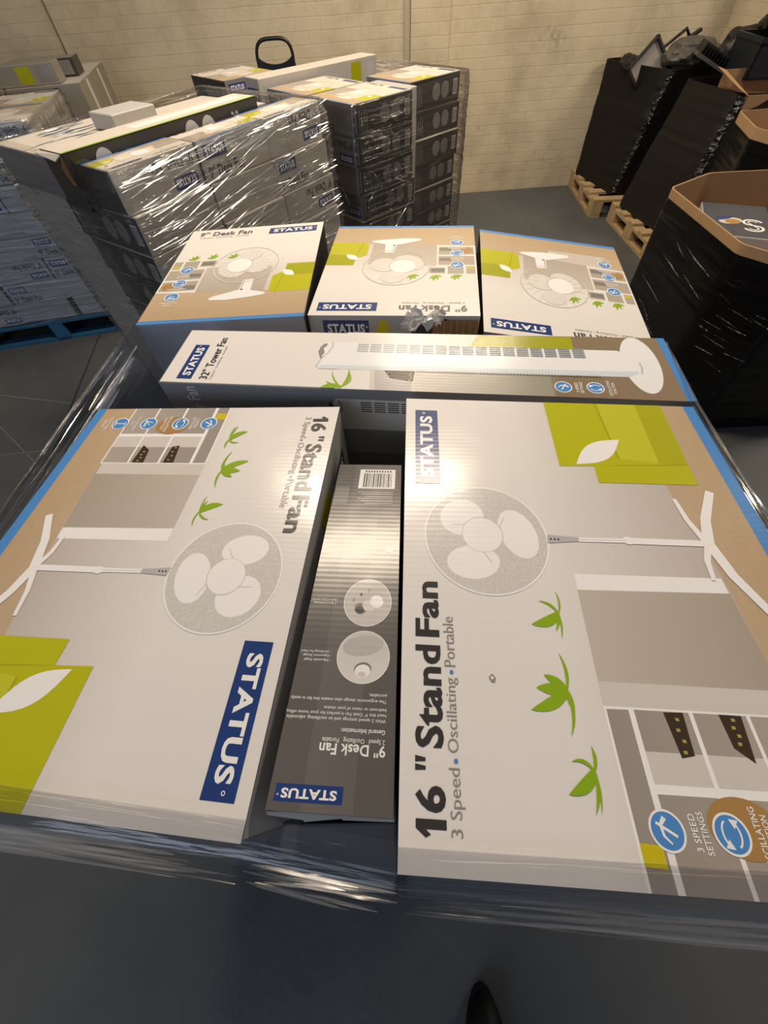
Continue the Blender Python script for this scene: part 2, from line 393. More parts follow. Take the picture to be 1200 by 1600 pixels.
    F.l = lay; badge(F, root, .0355, .1010, .0130, 'tilt', ['ADJUSTABLE', 'TILT']); badge(F, root, .0355, .0545, .0130, 'height', ['ADJUSTABLE', 'HEIGHT'])
def art_desk(F, root, small=False):
    W, H = F.W, F.H
    a = Art(F)
    a.rect(0, .010, W, H, I['wall2'])
    a.poly([(0, .010), (W, .010), (W, .103), (.20, .116), (0, .124)], I['wood2'])
    a.rect(0, 0, W, .0125, I['blue'])
    a.poly([(.090, .232), (.255, .220), (.250, .106), (.0905, .119)], I['cab'])
    a.poly([(0, .2755), (.120, .2720), (.092, .2300), (.092, .1190), (0, .124)], I['white'])
    for q in ((.004, .232, .024, .270), (.030, .232, .066, .270), (.072, .240, .108, .268), (.004, .180, .088, .226), (.004, .130, .088, .172)): a.rect(*q, I['shelf2'])
    a.rect(.074, .244, .104, .262, I['mid']); a.rect(.058, .190, .086, .206, I['mid']); a.rect(.058, .134, .086, .152, I['mid'])
    a.ell(.022, .150, .015, .016, I['orange']); a.rect(.008, .236, .022, .246, I['yellow'])
    a.poly([(.2888, .2272), (W, .2265), (W, .1720), (.2860, .1730)], I['lime2'])
    a.poly([(.2616, .1740), (.2860, .1900), (.2900, .1730), (W, .1720), (W, .1030), (.2720, .1020), (.262, .112)], I['lime'])
    a.poly([(.2850, .1740), (.2880, .1740), (.2780, .1030), (.2755, .1030)], I['lime2'])
    a.poly(lens_pts((.2820, .1990), (.3120, .1700), .0105), I['bright'])
    for bu, bv in ((.0480, .276), (.0945, .278), (.146, .274)):
        for tx, ty in ((-.008, .020), (.004, .026), (.012, .016), (-.016, .006)): a.leaf((bu, bv), (bu + tx, bv + ty), .007, I['leaf'])
    a.build('printed_picture', root); lay = F.l
    f = Art(F); F.l = lay
    f.poly([(.196, .162), (.220, .163), (.2205, .112), (.193, .112)], I['fanbody']); f.stroke([(.199, .160), (.197, .118)], .003, I['pgrey'])
    f.poly([(.1310, .0880), (.1360, .0810), (.1750, .0785), (.2250, .0860), (.2540, .0930), (.2580, .0985), (.2520, .1040), (.2250, .1130), (.2150, .1190), (.1900, .1180), (.1700, .1090), (.1400, .0960)], I['fanbody']); f.ell(.200, .119, .0030, .0026, I['dark'], n=12)
    f.ring(.186, .236, .079, .088, .0018, I['pgrey'], 56); f.ring(.186, .236, .0770, .0860, .0012, I['bright'], 56)
    f.ell(.158, .216, .034, .042, I['soft'], .5); f.ell(.190, .285, .028, .030, I['soft'], -.5); f.ell(.214, .226, .032, .034, I['soft'], .2)
    for k in range(5): f.stroke([(.180 + .006 * k, .192), (.172 + .007 * k, .208)], .0012, I['pgrey'])
    f.ell(.172, .232, .031, .034, I['pgrey'], n=32); f.ell(.171, .233, .030, .033, I['bright'], n=32)
    for k in range(22):
        an = 2 * math.pi * k / 22
        f.stroke([(.186 + .040 * math.cos(an), .236 + .045 * math.sin(an)), (.186 + .077 * math.cos(an + .12), .236 + .086 * math.sin(an + .12))], .0006, I['light'])
    f.build('fan_picture', root, 'printed white desk fan with round grille')
    F.l = lay; t = Art(F); t.text("9'' Desk Fan", .0255, .4090, .1670, .4350, I['grey2'], 0, 0.03); t.build('title_lettering', root)
    F.l = lay; t = Art(F); t.text('2 Speed - Oscillating - Portable', .0300, .3950, .1620, .4040, I['grey']); t.build('subtitle_lettering', root)
    F.l = lay; brand_label(F, root, .2135, .3985, .3405, .4320)
    for cv, g, c in ((.226, 'speed', ['2 SPEED', 'SETTINGS']), (.163, 'osc', ['OSCILLATING']), (.104, 'tilt', ['ADJUSTABLE', 'ANGLE'])): F.l = lay; badge(F, root, .0445, cv, .0165, g, c)
def art_tower(F, root):
    L, H = F.W, F.H
    a = Art(F)
    a.rect(.30, .0, L, H, I['towerwall'])
    a.poly([(.640, 0), (.690, H), (L, H), (L, 0)], I['towerfloor'])
    a.poly([(.5100, .1100), (.5322, .1560), (.6890, .1570), (.6880, .1100)], I['lime2'])
    a.poly([(.3525, .0507), (.4277, .0510), (.4282, 0), (.3564, 0)], I['light']); a.poly([(.3600, .050), (.4230, .050), (.4220, 0), (.3640, 0)], I['pgrey'])
    a.poly([(.3762, .0500), (.4264, .0505), (.4240, .0238), (.3870, .0300)], I['brown'])
    for k in range(4): a.rect(.417 + .002 * (k % 2), .026 + .006 * k, .420 + .002 * (k % 2), .029 + .006 * k, I['gold'])
    a.poly([(.4282, 0), (.4277, .051), (.640, .048), (.640, 0)], I['cabT'])
    for tx, ty, w, bd in ((.2760, .001, .012, -.12), (.2900, .0460, .003, .1), (.3170, .0500, .006, -.1), (.3200, .040, .003, -.2), (.284, .018, .006, .1)): a.leaf((.3110, .004), (tx, ty), w, I['leaf'], bd)
    a.rect(.8275, 0, L, H, I['blue'])
    a.build('printed_picture', root); lay = F.l
    f = Art(F); F.l = lay
    f.ell(.7850, .0865, .0285, .0725, I['fanbody'], -.04, 48)
    f.poly([(.2665, .0497), (.2600, .0560), (.2585, .0640), (.2640, .0780), (.2660, .0900), (.2580, .1020), (.2600, .1180), (.2660, .1255), (.2756, .1275), (.40, .1240), (.7560, .1205), (.7700, .112), (.7790, .088), (.7740, .064), (.7600, .0520)], I['fanbody'])
    f.poly([(.2670, .0497), (.2640, .060), (.7780, .0660), (.7740, .0600), (.7600, .0520)], I['fanblue'])
    f.stroke([(.2600, .0560), (.2660, .0800), (.2740, .0950), (.2800, .1150), (.2770, .1265)], .0030, I['fanshade'])
    f.stroke([(.2575, .1020), (.2610, .0900), (.2650, .0800)], .0040, I['grey']); f.ell(.2625, .1010, .004, .012, I['grey'], .3, 16); f.ell(.2640, .1150, .004, .009, I['grey'], -.5, 16)
    f.stroke([(.7800, .060), (.7840, .075), (.7835, .090)], .0030, I['fanshade'])
    for g in range(17):
        u = .3240 + g * .0225
        for k in range(5): f.rect(u, .1000 + k * .0052 - g * .0001, u + .0190, .1022 + k * .0052 - g * .0001, I['vent'])
    for k in range(60): f.rect(.430 + k * .0048, .0490, .4325 + k * .0048, .0535, I['fanshade'])
    f.build('fan_picture', root, 'printed white tower fan lying lengthwise')
    F.l = lay; t = Art(F); t.text("32'' Tower Fan", .0668, .0120, .0818, .1325, I['dark'], 90, 0.015); t.build('title_lettering', root)
    F.l = lay; t = Art(F); t.text('3 Speed - Oscillating - Portable', .0855, .0120, .0905, .1070, I['grey'], 90); t.build('subtitle_lettering', root)
    F.l = lay; brand_label(F, root, .0282, .0118, .0542, .1095, 90)
    F.l = lay; badge(F, root, .6555, .0232, .0131, 'speed', ['3 SPEED', 'SETTINGS'], 90); badge(F, root, .7030, .0235, .0131, 'osc', ['OSCILLATING', 'FUNCTION'], 90)
def art_panel(F, root):
    """grey information panel of the desk fan carton (0.103 x 0.456)"""
    a = Art(F)
    a.rect(0, 0, F.W, F.H, I['panel']); a.rect(.032, 0, .075, F.H, I['panel2'])
    a.rect(.080, .050, .101, .084, I['mid'])
    a.build('printed_panel', root); lay = F.l
    t = Art(F); F.l = lay
    t.text("9'' Desk Fan", .0082, .3995, .0668, .4100, I['bright'], 0, 0.02); t.build('title_lettering', root)
    F.l = lay; t = Art(F); W = I['bright']
    t.text('2 Speed   Oscillating   Portable', .0090, .3935, .0652, .3990, W)
    t.text('General Information:', .0090, .3858, .0492, .3902, W, 0, .01)
    for s, u1, v in (('With 2 speed settings and an oscillating, adjustable', .1020, .3765), ("head this 9'' Desk Fan is perfect for your home office,", .1035, .3715), ('bedroom or room of your choice.', .0685, .3662),
                     ('The ergonomic design also means the fan is easily', .1016, .3580), ('portable.', .0262, .3520)): t.text(s, .0088, v - .0012, u1, v + .0030, W)
    for s, u0, u1, v in (('- Adjustable Angle', .068, .0966, .3176), ('- Ergonomic Design', .0687, .0985, .3126), ('- Oscillating Fan Head', .0694, .1010, .3081), ('- 2 Speed Settings', .0695, .0985, .2478), ('- Built-in Carry Handle', .0701, .1015, .2429)): t.text(s, u0, v - .0012, u1, v + .0022, W)
    t.rect(.0099, .1790, .0930, .1796, W); t.text('Retain packaging for future reference', .0099, .1765, .0700, .1785, W); t.text('220-240V 50Hz 30W', .0096, .1850, .0319, .1872, W)
    for k in range(6): t.rect(.012, .060 + k * .0045, .0660 - .006 * (k % 3), .0613 + k * .0045, I['light'])
    t.rect(.0098, .1630, .0172, .1708, W); t.rect(.0107, .1639, .0163, .1699, I['panel']); t.ring(.0135, .1669, .0022, .0024, .0007, W, 4)
    t.build('small_print', root)
    c = Art(F); F.l = lay
    c.ell(.0350, .3123, .0276, .0300, I['bright']); c.ell(.0350, .3123, .0269, .0293, I['ball']); c.ell(.036, .300, .022, .012, I['pgrey'], .2)
    c.ell(.0345, .3265, .0090, .0075, I['mid'], .2, 20); c.ell(.0345, .3285, .0080, .0070, I['bright'], .2, 20); c.ell(.0350, .3320, .0040, .0030, I['light'], 0, 14)
    c.build('round_picture', root)
    c = Art(F); F.l = lay
    c.ell(.0355, .2450, .0278, .0318, I['bright']); c.ell(.0355, .2450, .0271, .0311, I['ball'])
    c.ell(.0430, .2540, .0072, .0078, I['mid'], .4, 20); c.ell(.0340, .2500, .0072, .0082, I['light'], .4, 20); c.ell(.0250, .2440, .0075, .0085, I['bright'], .4, 20); c.ell(.0440, .2560, .0050, .0052, I['dark'], .4, 20)
    for s, u, v in (('0', .035, .229), ('1', .044, .235), ('2', .052, .243)): c.text(s, u - .0012, v - .002, u + .0012, v + .002, I['dark'])
    c.build('round_picture', root)
    F.l = lay; b = Art(F); b.rect(.0095, .0110, .0668, .0530, I['bright'])
    u = .0150; r = random.Random(3)
    while u < .0600:
        w = r.choice((.0008, .0008, .0014, .0020)); b.rect(u, .0200, u + w, .0500, I['dark']); u += w + r.choice((.0010, .0010, .0016))
    for k in range(10): b.rect(.0160 + k * .0044, .0135, .0182 + k * .0044, .0175, I['dark'])
    b.build('barcode_label', root)
I['wall2'] = ink_grad('desk_wall', (0.60, 0.54, 0.48), WHITE, 0.10, 0.28)
I['wood2'] = ink_grad('desk_floor', (0.54, 0.385, 0.225), (0.61, 0.47, 0.32), 0.0, 0.12, grain=True)
I['shelf2'] = ink('desk_shelf', (0.43, 0.38, 0.32)); I['grey2'] = ink('title_grey', (0.12, 0.12, 0.125))
I['towerfloor'] = ink_grad('tower_floor', (0.25, 0.185, 0.115), (0.29, 0.21, 0.13), 0.64, 0.84, axis=0); I['cabT'] = ink_grad('tower_cabinet', (0.62, 0.58, 0.53), (0.33, 0.31, 0.24), 0.43, 0.64, axis=0)
I['soft'] = ink('soft_white', (.74, .71, .68)); I['fanblue'] = ink('fan_cool', (0.66, 0.72, 0.76)); I['ball'] = ink_grad('round_tone', (0.46, 0.44, 0.42), (0.72, 0.70, 0.68), 0.22, 0.34)

# ------------------------------------------------------------------ foreground cartons
def local_root(name, quad, thick, label, cat, group=None, down=None):
    """Empty at the base centre of a carton whose top is the world quad BL BR TR TL; returns root and world->local"""
    q = [Vector(p) for p in quad]; c = sum(q, Vector()) / 4; d = down or Vector((0, 0, -1))
    e = (q[1] - q[0]).normalized(); rz = math.atan2(e.y, e.x); base = c + d * thick
    o = empty(name, base, rz, label, cat, group)
    M = (Matrix.Translation(base) @ Matrix.Rotation(rz, 4, 'Z')).inverted()
    return o, M
def carton(name, quad, thick, label, sides, top, group=None, down=None, bevel=.0025):
    root, M = local_root(name, quad, thick, label, 'carton', group, down)
    d = (down or Vector((0, 0, -1))) * thick
    hi = [M @ Vector(p) for p in quad]; lo = [M @ (Vector(p) + d) for p in quad]
    mb = MB(); mb.hexa(lo, hi, sides[0], top, sides); mb.build('carton_body', root, bevel=bevel)
    return root, M, hi, lo
def rotq(q, k): return q[k:] + q[:k]
TW = [(-.3598, .5711, 1.2025), (.4668, .4285, 1.2025), (.4918, .5879, 1.2025), (-.3375, .7256, 1.2025)]
DL = [(-.4775, .7980, 1.18), (-.1335, .7859, 1.18), (-.1046, 1.2602, 1.18), (-.4577, 1.2582, 1.18)]
DM = [(-.1285, .8063, 1.17), (.2214, .7552, 1.17), (.2910, 1.1902, 1.17), (-.0632, 1.2493, 1.17)]
DR = [(.2292, .7400, 1.1456), (.5774, .6789, 1.1037), (.6551, 1.1218, 1.1212), (.3069, 1.1829, 1.1630)]
SL = [(-.5298, .0290, 1.19), (-.1362, -.0333, 1.19), (-.0571, .4901, 1.19), (-.4503, .5282, 1.19)]
SR = [(-.0097, -.0548, 1.2155), (.3865, -.0990, 1.2155), (.4412, .4048, 1.2155), (.0457, .4672, 1.2155)]
GR = [(-.1190, -.0121, 1.189), (-.0112, -.0245, 1.189), (.0314, .3912, 1.154), (-.0612, .40185, 1.154)]

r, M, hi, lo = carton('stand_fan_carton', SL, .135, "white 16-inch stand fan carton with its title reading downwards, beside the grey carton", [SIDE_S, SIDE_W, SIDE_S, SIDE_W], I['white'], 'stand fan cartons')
art_stand(Face([hi[3], hi[0], hi[1], hi[2]], .515, .40), r)
F = Face([lo[1], lo[2], hi[2], hi[1]], .52, .135)
a = Art(F); a.rect(.33, .02, .385, .105, I['yellow']); a.build('side_print', r); brand_label(F, r, .40, .03, .49, .075, 0, False)
r, M, hi, lo = carton('stand_fan_carton', SR, .150, "white 16-inch stand fan carton with its title reading upwards, right of the grey carton", [SIDE_S, SIDE_S, SIDE_W, SIDE_W], I['white'], 'stand fan cartons')
art_stand(Face([hi[1], hi[2], hi[3], hi[0]], .515, .40), r)
F = Face([lo[3], lo[0], hi[0], hi[3]], .52, .150)
a = Art(F); a.rect(.0, .0, .10, .150, I['lime']); a.build('side_print', r)
a = Art(Face([hi[1], hi[2], hi[3], hi[0]], .515, .40)); a.F.l = 60
a.poly([(.133, .318), (.137, .320), (.140, .3165), (.136, .3135), (.1325, .315)], I['grey']); a.poly([(.1345, .3175), (.138, .3185), (.1365, .315)], I['bright']); a.build('scuff_mark', r)
r, M, hi, lo = carton('desk_fan_carton', [GR[0], GR[1], GR[2], GR[3]], .34, "grey desk fan carton with barcode and small print, wedged between the two stand fan cartons", [SIDE_G, SIDE_S, SIDE_G, SIDE_S], I['panel'], 'desk fan cartons on the front pallet',
                      down=-(Vector(GR[1]) - Vector(GR[0])).cross(Vector(GR[3]) - Vector(GR[0])).normalized())
F = Face([hi[2], hi[3], hi[0], hi[1]], .103, .456); art_panel(F, r); F.l = 4; brand_label(F, r, .0415, .4350, .0980, .4490)
mb = MB(); ex = [hi[0], hi[0].lerp(hi[1], .3), hi[0].lerp(hi[1], .6), hi[1]]
for i in range(3):
    a0, b0 = ex[i], ex[i + 1]; o1 = Vector((0, -.004 - .003 * (i == 1), -.010)); o2 = Vector((0, -.006 if i == 0 else -.003, -.012))
    mb.face([a0 + Vector((0, -.001, -.002)), b0 + Vector((0, -.001, -.002)), b0 + o2, a0 + o1], SIDE_G)
mb.build('torn_flap', r)
r, M, hi, lo = carton('tower_fan_carton', TW, .145, "long white 32-inch tower fan carton lying across the front pallet", [SIDE_S, SIDE_S, SIDE_W, SIDE_W], I['white'])
art_tower(Face(hi, .84, .159), r)
F = Face([lo[0], lo[1], hi[1], hi[0]], .84, .145)
a = Art(F); a.text("32'' Tower Fan", .038, .006, .062, .139, I['pgrey'], 90, .015)
a.poly([(.292, .060), (.288, .072), (.298, .090), (.290, .110), (.300, .126), (.800, .124), (.800, .062)], I['pgrey']); a.stroke([(.291, .064), (.300, .085), (.308, .105), (.304, .124)], .004, I['grey'])
a.ell(.291, .108, .004, .010, I['dark'], .3, 14)
for g in range(16):
    for k in range(5): a.rect(.340 + g * .0225, .100 + k * .0045, .3585 + g * .0225, .1022 + k * .0045, I['dark'])
a.build('side_print', r)
dsk = 'desk fan cartons on the front pallet'
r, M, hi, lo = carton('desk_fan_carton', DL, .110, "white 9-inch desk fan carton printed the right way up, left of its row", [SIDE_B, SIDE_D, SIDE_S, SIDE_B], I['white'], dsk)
art_desk(Face(hi, .356, .45), r)
r, M, hi, lo = carton('desk_fan_carton', DM, .110, "white 9-inch desk fan carton with a torn hole in its near side, middle of three", [SIDE_W, SIDE_D, SIDE_S, SIDE_D], I['white'], dsk)
art_desk(Face([hi[2], hi[3], hi[0], hi[1]], .356, .45), r)
F = Face([lo[0], lo[1], hi[1], hi[0]], .356, .110)
brand_label(F, r, .030, .062, .128, .100, 0)
a = Art(F); a.poly([(.140, .07), (.150, .098), (.164, .104), (.172, .085), (.168, .06)], I['yellow']); a.build('yellow_print', r)
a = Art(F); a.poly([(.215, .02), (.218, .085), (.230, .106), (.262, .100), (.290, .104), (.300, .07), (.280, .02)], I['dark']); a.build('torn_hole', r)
mb = MB()
for k in range(14):
    u0 = .262 + k * .0066; p = [F.P(u, v, 8) for u, v in ((u0, .03 + .01 * math.sin(k)), (u0 + .0066, .03), (u0 + .0066, .102), (u0, .102 - .01 * (k < 2)))]
    off = F.n * (.0035 if k % 2 else .001)
    mb.face([q + off for q in p], CARD)
mb.build('bare_corrugated_card', r)
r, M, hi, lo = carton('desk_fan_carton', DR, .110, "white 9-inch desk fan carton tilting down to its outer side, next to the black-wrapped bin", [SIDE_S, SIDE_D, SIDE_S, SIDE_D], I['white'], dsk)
art_desk(Face([hi[2], hi[3], hi[0], hi[1]], .356, .45), r)
# ------------------------------------------------------------------ pallets
WOOD = mat('pallet_wood', (0.44, 0.31, 0.165), 0.75, 0.2, var=0.25, vscale=14)
WOODB = mat('pallet_blue', (0.025, 0.10, 0.20), 0.6, 0.3, var=0.3, vscale=14)
def pallet(loc, rz, lx, ly, m, label, name='pallet'):
    root = empty(name, loc, rz, label, 'pallet', 'pallets on the floor')
    w = .095
    for k in range(5):
        y = -ly / 2 + k * (ly - w) / 4
        mb = MB(); mb.box(-lx / 2, y, .122, lx / 2, y + w, .144, m); mb.build('deck_board', root, bevel=.002, seg=1)
    for i in range(3):
        x = -lx / 2 + i * (lx - w) / 2
        mb = MB(); mb.box(x, -ly / 2, .100, x + w, ly / 2, .122, m); mb.build('stringer_board', root)
        mb = MB(); mb.box(x, -ly / 2, 0, x + w, ly / 2, .022, m); mb.build('bottom_board', root)
        for j in range(3):
            y = -ly / 2 + j * (ly - .14) / 2
            mb = MB(); mb.box(x, y, .022, x + w, y + .14, .100, m); mb.build('block', root, bevel=.003, seg=1)
    if m is WOODB:
        for y in (-ly / 2, ly / 2 - w):
            mb = MB(); mb.box(-lx / 2, y, 0, lx / 2, y + w, .021, m); mb.build('bottom_board', root)
    return root

# support of the front load
pallet((0.02, .56, 0), -.12, .98, 1.20, WOOD, 'wooden pallet under the front load of fan cartons')
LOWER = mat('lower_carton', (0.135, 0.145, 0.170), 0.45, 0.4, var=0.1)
def shrink(q, k, z):
    c = sum((Vector(p) for p in q), Vector()) / 4
    return [Vector((c.x + (p[0] - c.x) * k, c.y + (p[1] - c.y) * k, z)) for p in q]
grp = 'slate cartons in the lower layers of the front pallet'
for q, zt, nm in ((SL, 1.054, 'the downward-reading stand fan carton'), (SR, 1.064, 'the upward-reading stand fan carton'), (TW, 1.056, 'the long tower fan carton'), (DL, 1.069, 'the right-way-up desk fan carton'), (DM, 1.059, 'the torn desk fan carton'), (DR, .985, 'the tilting desk fan carton')):
    h = (zt - .144) / 2
    for k, w in ((0, 'upper'), (1, 'lowest')):
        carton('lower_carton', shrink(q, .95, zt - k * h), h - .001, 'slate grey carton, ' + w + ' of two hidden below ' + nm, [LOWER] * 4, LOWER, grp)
carton('lower_carton', [(-.160, -.058, 1.05), (-.014, -.076, 1.05), (-.012, -.036, 1.05), (-.150, -.030, 1.05)], .9055, 'slate blue upright carton seen through film below the grey carton', [LOWER] * 4, LOWER, grp)
carton('lower_carton', [(-.090, .03, .76), (-.012, .02, .76), (.025, .41, .76), (-.050, .41, .76)], .6155, 'slate grey narrow carton below the wedged grey carton', [LOWER] * 4, LOWER, grp)

# ------------------------------------------------------------------ clear stretch film
def film_mat(name, tint, gloss, streak, haze, su, sv, rough=.12, rot=0.0, bump=.6):
    m = bpy.data.materials.new(name); m.use_nodes = True; t = m.node_tree; t.nodes.clear()
    out = node(t, 'ShaderNodeOutputMaterial')
    tr = node(t, 'ShaderNodeBsdfTransparent'); tr.inputs[0].default_value = (*tint, 1)
    gl = node(t, 'ShaderNodeBsdfGlossy'); gl.inputs['Roughness'].default_value = rough; gl.inputs['Color'].default_value = (1, 1, 1, 1)
    df = node(t, 'ShaderNodeBsdfDiffuse'); df.inputs['Color'].default_value = (.75, .75, .75, 1)
    uv = node(t, 'ShaderNodeUVMap'); mp = node(t, 'ShaderNodeMapping'); mp.inputs['Scale'].default_value = (su, sv, 1); mp.inputs['Rotation'].default_value = (0, 0, rot)
    lk(t, uv.outputs['UV'], mp.inputs['Vector'])
    n1 = node(t, 'ShaderNodeTexNoise'); n1.inputs['Scale'].default_value = 1.0; n1.inputs['Detail'].default_value = 5; n1.inputs['Distortion'].default_value = .4
    lk(t, mp.outputs['Vector'], n1.inputs['Vector'])
    bp = node(t, 'ShaderNodeBump'); bp.inputs['Strength'].default_value = bump; bp.inputs['Distance'].default_value = .03
    lk(t, n1.outputs['Fac'], bp.inputs['Height'])
    lk(t, bp.outputs['Normal'], gl.inputs['Normal'])
    fr = node(t, 'ShaderNodeFresnel'); fr.inputs['IOR'].default_value = 1.45; lk(t, bp.outputs['Normal'], fr.inputs['Normal'])
    rp = node(t, 'ShaderNodeMapRange'); rp.inputs['From Min'].default_value = .50; rp.inputs['From Max'].default_value = .72; rp.inputs['To Max'].default_value = streak
    lk(t, n1.outputs['Fac'], rp.inputs['Value'])
    fm = node(t, 'ShaderNodeMath', operation='MULTIPLY_ADD'); lk(t, fr.outputs[0], fm.inputs[0]); fm.inputs[1].default_value = gloss; lk(t, rp.outputs['Result'], fm.inputs[2])
    m1 = node(t, 'ShaderNodeMixShader'); m1.inputs[0].default_value = haze; lk(t, tr.outputs[0], m1.inputs[1]); lk(t, df.outputs[0], m1.inputs[2])
    m2 = node(t, 'ShaderNodeMixShader'); fm.use_clamp = True; lk(t, fm.outputs[0], m2.inputs[0]); lk(t, m1.outputs[0], m2.inputs[1]); lk(t, gl.outputs[0], m2.inputs[2])
    lk(t, m2.outputs[0], out.inputs['Surface'])
    return m
def film_skirt(name, loop, zbot, m, label, seg=.05, rows=14, amp=.006, bulge=.02, freq=(1.2, 26.), lip=0.0, lean=0.0, closed=True, tilt=0.0, lips=None):
    """film round a load: loop = (x, y, ztop) of the outline; it leaves the top edge, bulges out and runs down"""
    P = []
    n = len(loop); rng = n if closed else n - 1; s = 0.0
    for i in range(rng):
        a, b = Vector(loop[i]), Vector(loop[(i + 1) % n]); L = (b - a).length; k = max(1, int(L / seg))
        for j in range(k): P.append((a.lerp(b, j / k), (b - a).normalized(), s + L * j / k))
        s += L
    if not closed: P.append((Vector(loop[-1]), P[-1][1], s))
    prof = ([(-lip, .0035, 0)] if lip else []) + [(0.0, .003, 0)]
    nprof = len(prof); mb = MB(); pts = []; uvs = []
    N = len(P)
    for i, (p, d, si) in enumerate(P):
        dp = P[i - 1][1] if (i or closed) else d; dd = (d + dp).normalized(); nrm = Vector((dd.y, -dd.x, 0)).normalized()
        col = []
        lp = lips(p) if lips else lip
        for off, dz, _ in prof: col.append((p + nrm * ((off if off == 0 else -lp) + (.004 if off == 0 else 0)) + Vector((0, 0, dz)), dz - off))
        for r_ in range(1, rows + 1):
            t = (r_ / rows) ** 1.6; z = p.z + (zbot - p.z) * t; dep = p.z - z
            w = min(1, dep / .05)
            q = Vector((p.x, p.y, z)) + nrm * (.006 + bulge * w * (1 - .6 * t))
            ns = noise.noise(Vector((si * freq[0], (z + tilt * si) * freq[1], 3.1)));
            n2 = noise.noise(Vector((si * freq[0] * 3, (z + tilt * si) * freq[1] * 2.2, 8.7)))
            q += nrm * (amp * (abs(ns) * 1.6 + .5 * n2) * w)
            q += Vector((lean * (p.z - z), 0, 0))
            col.append((q, -dep))
        for q, v in col: pts.append(q); uvs.append((si, v))
    R = nprof + rows
    for i in range(N if closed else N - 1):
        j = (i + 1) % N
        for k in range(R - 1):
            f = (i * R + k + 1, j * R + k + 1, j * R + k, i * R + k)
            uu = [uvs[x] for x in f]
            if j == 0: uu = [(s if x // R == 0 else uvs[x][0], uvs[x][1]) for x in f]
            mb.face([pts[x] for x in f], m, uu, True)
    me = mb.build(name)
    bm = bmesh.new(); bm.from_mesh(me.data); bmesh.ops.remove_doubles(bm, verts=bm.verts, dist=1e-5); bm.to_mesh(me.data); bm.free()
    return tag(me, label, 'stretch film')
CREASE_GLINT = film_mat('film_crease_glint', (.96, .96, .96), 1.6, .12, .06, 30, 30, .16, 0, .2)
for n_ in CREASE_GLINT.node_tree.nodes:
    if n_.type == 'MATH': n_.inputs[2].default_value = .1
def crease_glints(parent, lines, up, name='film_crease_glints', spread=.26, cm=None):
    """flat ribbons added as glints along the film folds: lines = (start, end, half width, waviness); up = mean facing, turned to catch the lamp"""
    mb = MB(); up = Vector(up).normalized()
    for a, b, r_, wv in lines:
        a, b = Vector(a), Vector(b); L = (b - a).length; n = max(4, int(L / .012)); sd = random.uniform(0, 90); d = (b - a).normalized(); P_ = []
        for i in range(n + 1):
            t = i / n; q = t * L
            nz3 = lambda f, o: Vector((noise.noise(Vector((q * f, sd, o))), noise.noise(Vector((q * f, sd, o + 4))), noise.noise(Vector((q * f, sd, o + 8)))))
            p = a.lerp(b, t) + nz3(9, 0) * wv; nn = (up + nz3(11, 20) * spread * 2).normalized()
            w = d.cross(nn).normalized() * r_ * 1.6 * (.25 + .75 * math.sin(math.pi * min(1, max(0, t))) ** .5) * (.7 + .6 * noise.noise(Vector((q * 30, sd, 40))))
            P_ += [p - w, p + w]
        mb.mesh(P_, [(i * 2, i * 2 + 2, i * 2 + 3, i * 2 + 1) for i in range(n)], cm or CREASE_GLINT, True)
    o = mb.build(name, parent); o['kind'] = 'stuff'
    return o
# scrap of crumpled clear film sticking out of the torn hole
FILM_SCRAP = film_mat('scrap_film', (.95, .94, .92), .8, .15, .48, 20, 20, .12, 0, .6)
mb = MB(); cx, cy, cz = .103, .722, 1.190; n = 12; pts = []
for i in range(n):
    for j in range(n):
        u, v = i / (n - 1) - .5, j / (n - 1) - .5
        p = Vector((cx + u * .068 + v * .02, cy + v * .045, cz))
        p.z += .022 * noise.noise(Vector((u * 4, v * 4, 1.3))) + .006 * noise.noise(Vector((u * 11, v * 11, 4)));
        p.x += .012 * noise.noise(Vector((u * 6, v * 6, 7)))
        pts.append(p)
mb.mesh(pts, [(i * n + j, (i + 1) * n + j, (i + 1) * n + j + 1, i * n + j + 1) for i in range(n - 1) for j in range(n - 1)], FILM_SCRAP, False)
o = mb.build('film_scrap'); tag(o, 'crumpled scrap of clear film poking out of the torn desk fan carton', 'plastic scrap')
o.modifiers.new('thickness', 'SOLIDIFY').thickness = .0012

FILM1 = film_mat('film_clear', (.985, .985, .985), .55, .06, .010, 1.5, 40.0, .07, .03, .3)
fl = film_skirt('stretch_film', [(-.480, .798, 1.181), (-.5330, .029, 1.190), (-.1362, -.0370, 1.190), (-.0097, -.0585, 1.2155), (.3900, -.1020, 1.2155), (.4450, .4048, 1.2155), (.4960, .5879, 1.195), (.5820, .6789, 1.085), (.6600, 1.1218, 1.085), (.3069, 1.190, 1.10), (.2910, 1.253, 1.11), (-.1046, 1.266, 1.11), (-.4610, 1.262, 1.11)],
           .16, FILM1, 'clear glossy stretch film wrapped round the front load of fan cartons', seg=.02, rows=40, amp=.0035, bulge=.010, freq=(.8, 16.), lip=.022, lips=lambda p: .022 if p.y < .1 else .001)
R_ = random.Random(11); L_ = []
NEAR = [(-.533, .022, 1.188), (-.136, -.043, 1.186), (-.010, -.066, 1.195), (.400, -.112, 1.205), (.46, -.02, 1.2)]
for k in range(60):
    off = R_.uniform(.0, .016); dz = -off * R_.uniform(.0, .9) + .003
    for a_, b_ in zip(NEAR[:-1], NEAR[1:]):
        if R_.random() < (.75 if a_[0] in (-.136, -.010) else .85):
            t0 = R_.uniform(0, .45); t1 = R_.uniform(.5, 1.0); A_, B_ = Vector(a_), Vector(b_); o_ = Vector((0, -off, dz + R_.uniform(-.003, .002)))
            L_.append((A_.lerp(B_, t0) + o_, A_.lerp(B_, t1) + o_ * R_.uniform(.7, 1.2), R_.uniform(.0004, .0012), .003))
